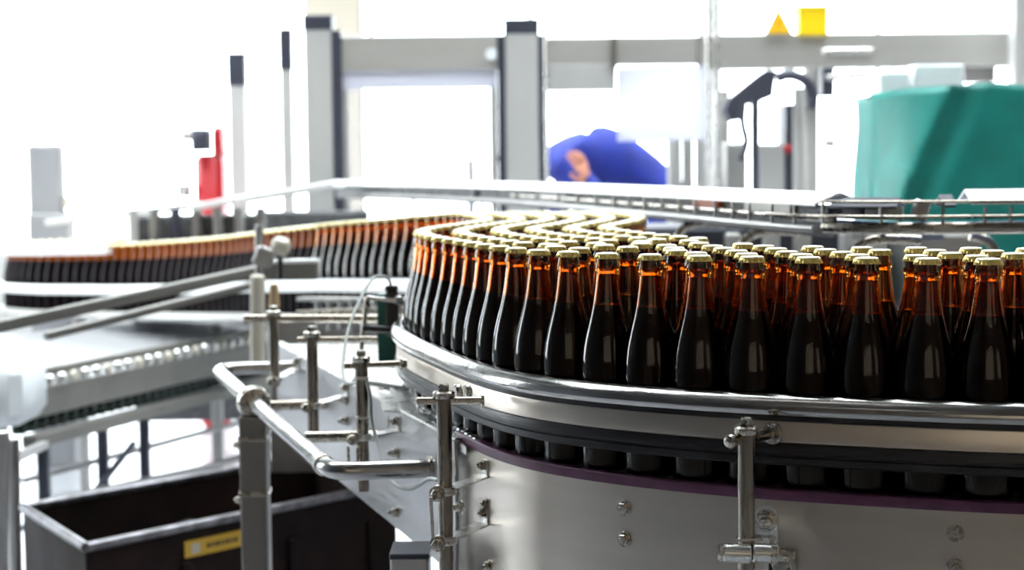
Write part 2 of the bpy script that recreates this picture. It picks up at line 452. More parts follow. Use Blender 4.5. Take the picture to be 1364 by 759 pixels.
FAR = [p for p in OUTER[iF-4:]]
MB().sweep(FAR, [(.036, -.03+ZB), (.036, ZB), (-.34, ZB), (-.34, -.03+ZB)], lambda x, y: -drop(y)).build('belt_run', 'chain_grey', belt, 30)

# ------------------------------------------------------------------ straight side plate on the left
PA, PD = Vector((-.064, 2.254)), Vector((-.303, .953))
PD.normalize(); PN = Vector((-PD.y, PD.x))     # outward (left, towards the camera)
def pl(t, off=0.0, z=0.0): q = PA+PD*t+PN*off; return Vector((q.x, q.y, z))
T1 = 1.46
sp = empty('side_plate', pl(.7, 0, .81), 'straight steel side plate with bolts running back to the left', 'panel')
MB().add([pl(.055, 0, .81), pl(T1, 0, .81), pl(T1, 0, 1.0), pl(.055, 0, 1.0), pl(.055, -.004, .81), pl(T1, -.004, .81), pl(T1, -.004, 1.0), pl(.055, -.004, 1.0)],
         [(0, 1, 2, 3), (7, 6, 5, 4), (3, 2, 6, 7), (0, 4, 5, 1), (0, 3, 7, 4), (1, 5, 6, 2)]).build('plate_sheet', 'steel_side', sp, 0)
MB().bar(pl(.055, -.007, .999), pl(T1, -.007, .999), .016, .006, .002).build('top_flange', 'steel_bright', sp, 30)
plane_n = Vector((PN.x, PN.y, 0))
def on_side(px, py): return on_plane(px, py, pl(0), plane_n)
for px, py in ((530, 603), (530, 682), (462, 532), (462, 560), (617, 675)):
    p = on_side(px, py)
    if p.y < 2.2: continue
    MB().hexbolt(p, plane_n, .0075, .008, .004).build('bolt', 'steel_bolt', sp, 30)
p = on_side(516, 561)
MB().lathe([(.010, 0), (.011, .0015), (.010, .003)], p-plane_n*.001, plane_n, 20).build('bore_plug', 'steel_dull', sp)
MB().lathe([(.014, 0), (.014, .002)], pl(.058, .0, .96), plane_n, 16).build('bore_plug', 'steel_dull', sp)
# deck between the plate and the bottles
dk = MB()
deck = [tuple(pl(.02, -.006).xy), tuple(pl(T1, -.006).xy), (-.30, 3.66), (-.10, 3.62), (-.06, 3.42), (-.12, 3.2), (-.185, 3.0), (-.19, 2.85), (-.17, 2.7), (-.13, 2.5), (-.07, 2.32)]
tag(dk.prism(deck, .985, .996).build('deck_plate', 'steel_bright', smooth=0), 'bright steel deck plate between side plate and bottle curve', 'plate')
# loose folded flaps and black strips on the deck beside the bend
c = on_plane(575, 531, (0, 0, 1.0), (0, 0, 1))
f1 = MB(); cc = at(560, 521, 2.62)
f1.extrude([Vector((-.20, 2.60, .998)), Vector((-.115, 2.54, .998)), Vector((-.10, 2.60, 1.010)), Vector((-.15, 2.72, 1.012)), Vector((-.22, 2.76, 1.008))], (0, 0, .002))
tag(f1.build('transfer_flap', 'steel_bright', smooth=0), 'small folded steel flap lying on the deck by the rail', 'flap')
tag(MB().tube([(-.275, 2.93, 1.004), (-.22, 2.86, 1.006), (-.165, 2.80, 1.004)], .004, 8).build('black_strip', 'black_plastic'), 'thin black strip on the deck beside the green sensor', 'strip')
# fine chain teeth seen between plate and rail at the bend
teeth = MB()
for i in range(26):
    t = .02+i*.022; q = pl(t, -.022-.0008*i, 0)
    teeth.obox((q.x, q.y, 1.001), (.006, .004, .006), Matrix.Rotation(.6+.2*math.sin(i*3), 3, 'Z'), .001)
tag(teeth.build('chain_teeth', 'steel_bright', smooth=0), 'row of small bright chain teeth beside the side plate', 'chain', kind='stuff')

# ------------------------------------------------------------------ posts with clamps
def hexcap(mb, p, r):
    mb.lathe([(r+.0035, -.006), (r+.0045, -.004), (r+.0045, .001), (r+.0025, .003)], p, (0, 0, 1), 24)
    mb.lathe([(r*.78, 0), (r*.80, .007), (r*.62, .009)], Vector(p)+Vector((0, 0, .003)), (0, 0, 1), 6)
def post(px, ytop, Y, zb, label, r=.0095):
    top = at(px, ytop, Y)
    x, y, z = top.x, Y, top.z
    e = empty('rail_post', (x, y, zb), label, 'post')
    MB().cyl((x, y, zb), (x, y, z-.012), r, 24).build('post_tube', 'steel_tube', e)
    m = MB(); hexcap(m, (x, y, z-.012), r); m.build('cap_nut', 'steel_bolt', e, 30)
    return e, x, y, z
def strap(e, x, y, z, r, target, nrm, wid=.022):
    """a bent flat strap bolted to the plate that grips the post; clamp bolt on the far side"""
    tg = Vector(target); n = Vector(nrm); d = Vector((tg.x-x, tg.y-y, 0)); L = d.length; d.normalize()
    s = Vector((-d.y, d.x, 0))
    b = MB()
    b.bar((x-d.x*.016, y-d.y*.016, z), (tg.x+n.x*.003, tg.y+n.y*.003, z), wid, .0022)
    b.obox((tg.x+n.x*.0015, tg.y+n.y*.0015, z+.010), (.010, .0014, .0115), Matrix((Vector((-n.y, n.x, 0)), n, Vector((0, 0, 1)))).transposed())
    b.build('clamp_strap', 'steel_bright', e, 30)
    MB().hexbolt((tg.x+n.x*.003, tg.y+n.y*.003, z+.014), n, .006, .0055, .001).build('strap_bolt', 'steel_bolt', e, 30)
    q = Vector((x, y, z))-d*(r+.010)
    axis = (s*.4+Vector((.25, -1, 0))).normalized()
    k = MB(); k.cyl(q-axis*-.004-Vector((0, 0, 0)), q-axis*.016, .0085, 18, bev=.001); k.build('clamp_barrel', 'steel_bright', e, 30)
    MB().hexbolt(q+axis*.004, axis, .0075, .006, .002).build('clamp_bolt', 'steel_bolt', e, 30)
    MB().lathe([(r+.0035, -.005), (r+.0045, -.0035), (r+.0045, .0035), (r+.0035, .005)], (x, y, z), (0, 0, 1), 24, True).build('clamp_ring', 'steel_bright', e, 30)
def rod(e, p0, p1, r=.0048, nut=None):
    m = MB(); m.cyl(p0, p1, r, 14, bev=.0008); m.build('rail_rod', 'steel_tube', e)
    if nut is not None:
        d = (Vector(p1)-Vector(p0)).normalized()
        m = MB(); m.lathe([(r*2.3, 0), (r*2.3, .003), (r*1.6, .004), (r*1.6, .010), (r*1.2, .011)], Vector(p1)-d*nut, d, 16); m.build('rod_collar', 'steel_bolt', e, 30)

# post A, the nearest on the left
A, ax, ay, az = post(591, 511, 2.12, .80, 'tall steel post with two strap clamps, nearest at left of the curved panel')
zr = z_at(600, 534, Vector((0, ay, 0)))
rod(A, at(555, 534, ay), at(645, 533, ay), .0048)
pA, nA = panel_pt(646, 0)
cA = at(641, 534, ay)
MB().lathe([(.010, 0), (.010, .003), (.0065, .004)], cA, (1, .1, 0), 16).build('rod_collar', 'steel_bolt', A)
for k in range(2):
    q = at(606+k*13, 522, ay+.045)
    MB().lathe([(.0085, 0), (.010, .002), (.010, .006), (.0085, .008)], q, (.9, .3, .1), 16).build('rail_nut', 'steel_bolt', A)
for py in (653, 719):
    strap(A, ax, ay, z_at(600, py, Vector((0, ay, 0))), .0095, (pA.x, pA.y, 0), nA)
# link plates between the two clamps
l0 = at(574, 662, ay-.03); l1 = at(577, 716, ay-.03)
MB().bar(l0, l1, .004, .010, up=(0, 1, 0)).build('link_plate', 'steel_bright', A)
for py in (671,):
    p, n = panel_pt(648, 0); MB().hexbolt((p.x, p.y, z_at(648, py, p)), n, .0068, .005).build('bolt', 'steel_bolt', cp, 30)
p, n = panel_pt(649, 0); MB().hexbolt((p.x, p.y, z_at(649, 754, p)), n, .0068, .005).build('bolt', 'steel_bolt', cp, 30)
MB().lathe([(.006, 0), (.0105, .005), (.0105, .016), (.007, .02)], (ax, ay-.002, .846), (0, 0, 1), 8).build('lower_nut', 'steel_bolt', A, 30)

# post B with the sensor cable tied to it
Bp, bx_, by_, bz = post(481, 466, 2.55, .885, 'steel post with cable ties, between the nearest post and the handrail bend')
rod(Bp, at(458, 487, by_), at(536, 484, by_+.02), .0048, .004)
tB = on_side(531, 566)
strap(Bp, bx_, by_, z_at(500, 581, Vector((0, by_, 0))), .0095, (tB.x, tB.y, 0), plane_n)
for py in (503, 556):
    zt = z_at(481, py, Vector((0, by_, 0)))
    MB().lathe([(.0098, -.0022), (.0112, -.001), (.0112, .001), (.0098, .0022)], (bx_, by_, zt), (.04, 0, 1), 20).build('cable_tie', 'cream_tie', Bp)
q = at(464, 594, by_-.012)
for dx in (0, .014): MB().bar(q+Vector((dx, 0, 0)), q+Vector((dx, 0, -.05)), .004, .004).build('clamp_leg', 'steel_bolt', Bp)
# post C, D
Cp, cx_, cy_, cz = post(415, 434, 2.84, .93, 'steel post standing third in line beyond the handrail')
rod(Cp, at(396, 452, cy_), at(503, 451, cy_), .0045)
tC = on_side(463, 534)
strap(Cp, cx_, cy_, z_at(440, 539, Vector((0, cy_, 0))), .0095, (tC.x, tC.y, 0), plane_n)
Dp, dx_, dy_, dz = post(364, 407, 3.22, .96, 'steel post farthest along the side plate, by the cream pipe')
rod(Dp, at(325, 424, dy_), at(548, 424, dy_), .0078)
tD = on_side(398, 505)
strap(Dp, dx_, dy_, z_at(380, 505, Vector((0, dy_, 0))), .0095, (tD.x, tD.y, 0), plane_n)

# post E, right foreground
E_, ex, ey, ez = post(994, 556, 1.84, 0.955, 'short steel post clamped to the curved panel at the right foreground', .0095)
r0 = at(972, 588, ey-.012); r1 = at(1027, 578, 1.888)
m = MB(); m.cyl(r0, r1, .0058, 16, bev=.001); m.build('rail_rod', 'steel_tube', E_)
MB().lathe([(.002, 0), (.0065, .002), (.0078, .005), (.0065, .0085), (.003, .010)], r0-(r1-r0).normalized()*.004, (r1-r0), 18).build('rod_end', 'steel_bolt', E_)
MB().lathe([(.0115, 0), (.0125, .001), (.0125, .004), (.0095, .006)], r1, (r1-r0), 20).build('rod_collar', 'steel_bolt', E_)
pe2, ne2 = panel_pt(1022, 0)
zb1 = z_at(1022, 697, pe2)
# bracket: upright ear on panel, curved down shelf to the post foot
t2 = Vector((-ne2.y, ne2.x, 0))
bk = MB()
Mx = Matrix((t2, ne2, Vector((0, 0, 1)))).transposed()
bk.obox(Vector((pe2.x, pe2.y, zb1-.004))+ne2*.0015, (.0135, .0015, .017), Mx, .001)
bk.lathe([(.0135, 0), (.0135, .003)], Vector((pe2.x, pe2.y, zb1+.008)), ne2, 24)
foot = Vector((ex, ey, .966))
a0 = Vector((pe2.x, pe2.y, zb1-.018))+ne2*.004
pts = [a0+Vector((0, 0, .004)), a0+ne2*.008-Vector((0, 0, .006)), a0+ne2*.022-Vector((.006, 0, .010)), foot+Vector((.016, 0, -.002)), foot+Vector((-.010, 0, -.003))]
for i in range(len(pts)-1): bk.bar(pts[i], pts[i+1]+(pts[i+1]-pts[i]).normalized()*.001, .022, .0025)
bk.build('bracket', 'steel_bright', E_, 30)
MB().hexbolt(Vector((pe2.x, pe2.y, zb1+.004))+ne2*.003, ne2, .0095, .007, .001).build('bracket_bolt', 'steel_bolt', E_, 30)
y2 = ey-.014
for x0, x1, nm in ((962, 1000, 'clamp_barrel'), (1002, 1036, 'clamp_barrel')):
    MB().cyl(at(x0, 736, y2), at(x1, 737.5, y2), .0105, 20, bev=.0015).build(nm, 'steel_bright', E_, 30)
MB().lathe([(.008, 0), (.0105, .002), (.0105, .009), (.009, .010)], at(956, 736, y2), (1, 0, 0), 6).build('clamp_nut', 'steel_bolt', E_, 30)
MB().lathe([(.0118, 0), (.0118, .006), (.0075, .008), (.0075, .017), (.005, .020)], at(1027, 738, y2), (1, -.15, -.05), 6).build('clamp_bolt', 'steel_bolt', E_, 30)
sl = MB(); q = Vector((pe2.x, pe2.y, 0)); pz, nz_ = panel_pt(1040, 0); zz = z_at(1040, 745, pz)
sl.obox(Vector((pz.x, pz.y, zz-.012))+nz_*.0045, (.018, .0014, .024), Mx, .0012)
sl.build('slotted_plate', 'steel_bright', E_, 30)
MB().obox(Vector((pz.x, pz.y, zz-.006))+nz_*.0064+t2*-.009, (.0032, .0004, .009), Mx).build('slot', 'black_plastic', E_, 0)
MB().cyl(Vector((pz.x, pz.y, zz-.002))+nz_*.006+t2*.006, Vector((pz.x, pz.y, zz-.002))+nz_*.018+t2*.006, .012, 20, bev=.001).build('washer', 'steel_bolt', E_, 30)
MB().cyl((ex, ey, .93), (ex, ey, .952), .0093, 20).build('post_stub', 'steel_tube', E_)

# ------------------------------------------------------------------ handrail and its leg
hr = empty('handrail', (-.456, 3.0, .93), 'bent steel tube handrail with white glare, left of the conveyor', 'handrail')
N0 = Vector((-.2545, 2.36, .948)); F0 = Vector((-.600, 3.44, .967))
E0 = Vector((-.113, 2.395, .946)); G0 = F0+Vector((.26, .02, .004))
path = [E0]+arc3(E0, N0, F0, .045)+arc3(N0, F0, G0, .05)+[G0]
MB().tube(path, .0135, 20).build('tube', 'steel_bead', hr, 60)
dr = (F0-N0).normalized()
MB().lathe([(.0135, 0), (.0155, .002), (.0155, .014), (.0135, .016)], N0+dr*.048, dr, 24).build('joint_ring', 'steel_bolt', hr)
MB().lathe([(.0136, 0), (.019, .0), (.019, .004), (.0136, .006)], E0+Vector((-.008, 0, 0)), (1, .2, 0), 20).build('end_ring', 'steel_tube', hr)
LG = N0+dr*((3.0-N0.y)/dr.y)
fl = MB(); fl.lathe([(.0136, -.013), (.027, -.011), (.030, -.004), (.030, .004), (.027, .011), (.0136, .013)], LG, dr, 28); fl.build('collar', 'steel_bolt', hr)
leg = MB(); leg.box((LG.x-.024, LG.y-.024, .0), (LG.x+.024, LG.y+.024, LG.z-.022), .003); leg.build('leg', 'leg_steel', hr, 30)
for py in (582, 655):
    z = z_at(340, py, LG)
    MB().box((LG.x-.026, LG.y-.026, z-.004), (LG.x+.026, LG.y+.026, z+.004), .001).build('leg_band', 'steel_tube', hr, 30)
    MB().hexbolt((LG.x-.026, LG.y-.01, z-.012), (-1, 0, 0), .006, .006).build('leg_bolt', 'steel_bolt', hr, 30)
MB().hexbolt(LG+Vector((.038, -.03, -.035)), (0, -1, 0), .008, .006).build('leg_bolt', 'steel_bolt', hr, 30)
# cross tubes from leg and rail to the plate
q0, q1 = at(356, 540, 3.15), at(440, 538, 3.15)
MB().cyl(q0, q1, .0095, 16).build('cross_tube', 'steel_tube', hr)
q0, q1 = at(408, 582, 2.78), on_side(572, 575)
q1 = at(505, 580, 2.75)
MB().cyl(q0, q1, .0095, 16).build('cross_tube', 'steel_tube', hr)

# sensor, its bracket and cable
se = empty('photo_sensor', (-.222, 3.0, 1.0), 'dark green and black sensor block with silver bracket beside the rail bend', 'sensor')
S = 3.0
a = at(502, 392, S); b = at(531, 490, S)
MB().box((a.x, S, b.z), (b.x, S+.03, a.z), .002).build('reflector_block', 'green_plastic', se, 30)
a = at(513, 388, S-.03); b = at(531, 448, S-.03)
MB().box((a.x, S-.028, b.z), (b.x, S-.002, a.z), .003).build('sensor_body', 'black_plastic', se, 30)
a = at(484, 434, S-.04); b = at(531, 442, S-.04)
MB().cyl(at(484, 437, S-.04), at(531, 440, S-.04), .0065, 14).build('sensor_arm', 'dark_wear', se)
MB().bar(at(489, 396, S-.035), at(530, 401, S-.035), .012, .006).build('bracket_top', 'steel_bright', se, 30)
MB().cyl(at(489, 396, S-.035), at(481, 466, S-.035), .0042, 12).build('bracket_rod', 'steel_bolt', se)
MB().bar(at(533, 398, S-.02), at(536, 470, S-.02), .003, .012, up=(0, 1, 0)).build('bracket_side', 'steel_side', se, 30)
MB().lathe([(.005, 0), (.008, .002), (.008, .008), (.005, .01)], at(530, 400, S-.045), (.3, -1, .2), 10).build('bracket_screw', 'steel_bright', se, 30)
MB().box(tuple(at(513, 388, S-.025)+Vector((0, -.006, 0))), tuple(at(530, 380, S-.025)+Vector((0, .012, 0))), .003).build('cable_plug', 'black_plastic', se, 30)
cb = []
for px, py, Y in ((521, 383, 2.985), (519, 372, 2.98), (510, 367, 2.97), (498, 368, 2.95), (489, 381, 2.92), (479, 400, 2.88), (470, 420, 2.84), (462, 445, 2.80), (457, 475, 2.74), (456, 500, 2.70), (462, 512, 2.62), (480, 508, 2.575)):
    cb.append(at(px, py, Y))
MB().tube(chaikin(cb, 2), .0026, 8).build('cable', 'cable', se)
cb = [at(px, py, Y) for px, py, Y in ((488, 505, 2.53), (494, 530, 2.52), (494, 560, 2.52), (503, 590, 2.50), (512, 620, 2.46), (522, 645, 2.42), (545, 653, 2.36), (560, 645, 2.30), (572, 636, 2.22), (583, 640, 2.16))]
MB().tube(chaikin(cb, 2), .0026, 8).build('cable', 'cable', se)

# cream pipe, knob, grey end box and wooden dowel by the far posts
p0, p1 = at(343, 488, 3.9), at(343, 366, 3.9)
tag(MB().cyl(p0, p1, .017, 20, bev=.004).build('cream_pipe', 'cream_plastic'), 'upright cream plastic pipe behind the farthest post', 'pipe')
kn = empty('clamp_knob', at(372, 350, 4.0), 'round cream clamp knob on a dark stem below the far bottles', 'knob')
MB().lathe([(.004, -.022), (.017, -.018), (.023, -.008), (.023, .008), (.017, .018), (.004, .022)], at(374, 328, 4.0), (.3, -.3, 1), 20).build('knob_head', 'cream_plastic', kn)
MB().cyl(at(374, 336, 4.0), at(372, 372, 4.0), .006, 12).build('knob_stem', 'dark_wear', kn)
eb = empty('post_clamp', at(345, 372, 4.05), 'dull steel clamp block on an upright rod where the side rails meet', 'clamp')
MB().cyl(at(345, 372, 4.05), at(345, 300, 4.05), .010, 14).build('clamp_rod', 'steel_dull', eb)
MB().obox(at(352, 342, 4.03), (.022, .02, .022), Matrix.Rotation(.4, 3, 'Y'), .005).build('clamp_block', 'steel_dull', eb, 30)
tag(MB().cyl(at(365, 410, 3.7), at(365, 378, 3.7), .013, 14, r2=.009, bev=.002).build('wooden_dowel', mat('wood', (.40, .27, .15), 0, .6)), 'short tan wooden dowel standing behind the farthest post', 'dowel')

# ------------------------------------------------------------------ side rails of the descending run
sr = empty('side_beam', at(345, 372, 4.2), 'pale sloping side beam crossing below the far left bottles', 'beam')
MB().bar(at(-12, 437, 3.85), at(345, 360, 4.3), .03, .026, .003).build('upper_beam', 'frame_beige', sr, 30)
MB().bar(at(60, 448, 4.1), at(345, 377, 4.42), .03, .018, .003).build('lower_beam', 'frame_beige', sr, 30)
a = at(346, 346, 4.3); b = at(424, 372, 4.3)
MB().box((a.x, 4.28, b.z), (b.x, 4.33, a.z), .002).build('end_plate', 'frame_beige', sr, 30)
MB().bar(at(346, 349, 4.29), at(424, 347, 4.29), .05, .008).build('end_cap', 'white_cover', sr, 30)
fr = empty('far_guide_rail', (-.6, 5.0, 1.0), 'bright blurred guide rail along the far bottles and round the left bend', 'guide rail')
zf = lambda x, y: -drop(y)
R2_ = OUTER[iF+8:]
MB().sweep(R2_, [(.036, ZB+.070), (.05, ZB+.068), (.052, ZB+.09), (.048, ZB+.103), (.036, ZB+.104)], zf).build('rail_web', 'white_cover', fr, 40)
MB().sweep(R2_, [(.036, ZB-.02), (.046, ZB-.02), (.046, ZB+.004), (.036, ZB+.004)], zf).build('lower_edge', 'aluminium', fr, 40)
UT = [p for p in OUTER if p.y > 6.45]
MB().sweep(UT, [(.034, ZB+.222), (.060, ZB+.222), (.062, ZB+.245), (.034, ZB+.247)], zf).build('upper_bend_rail', 'white_cover', fr, 40)

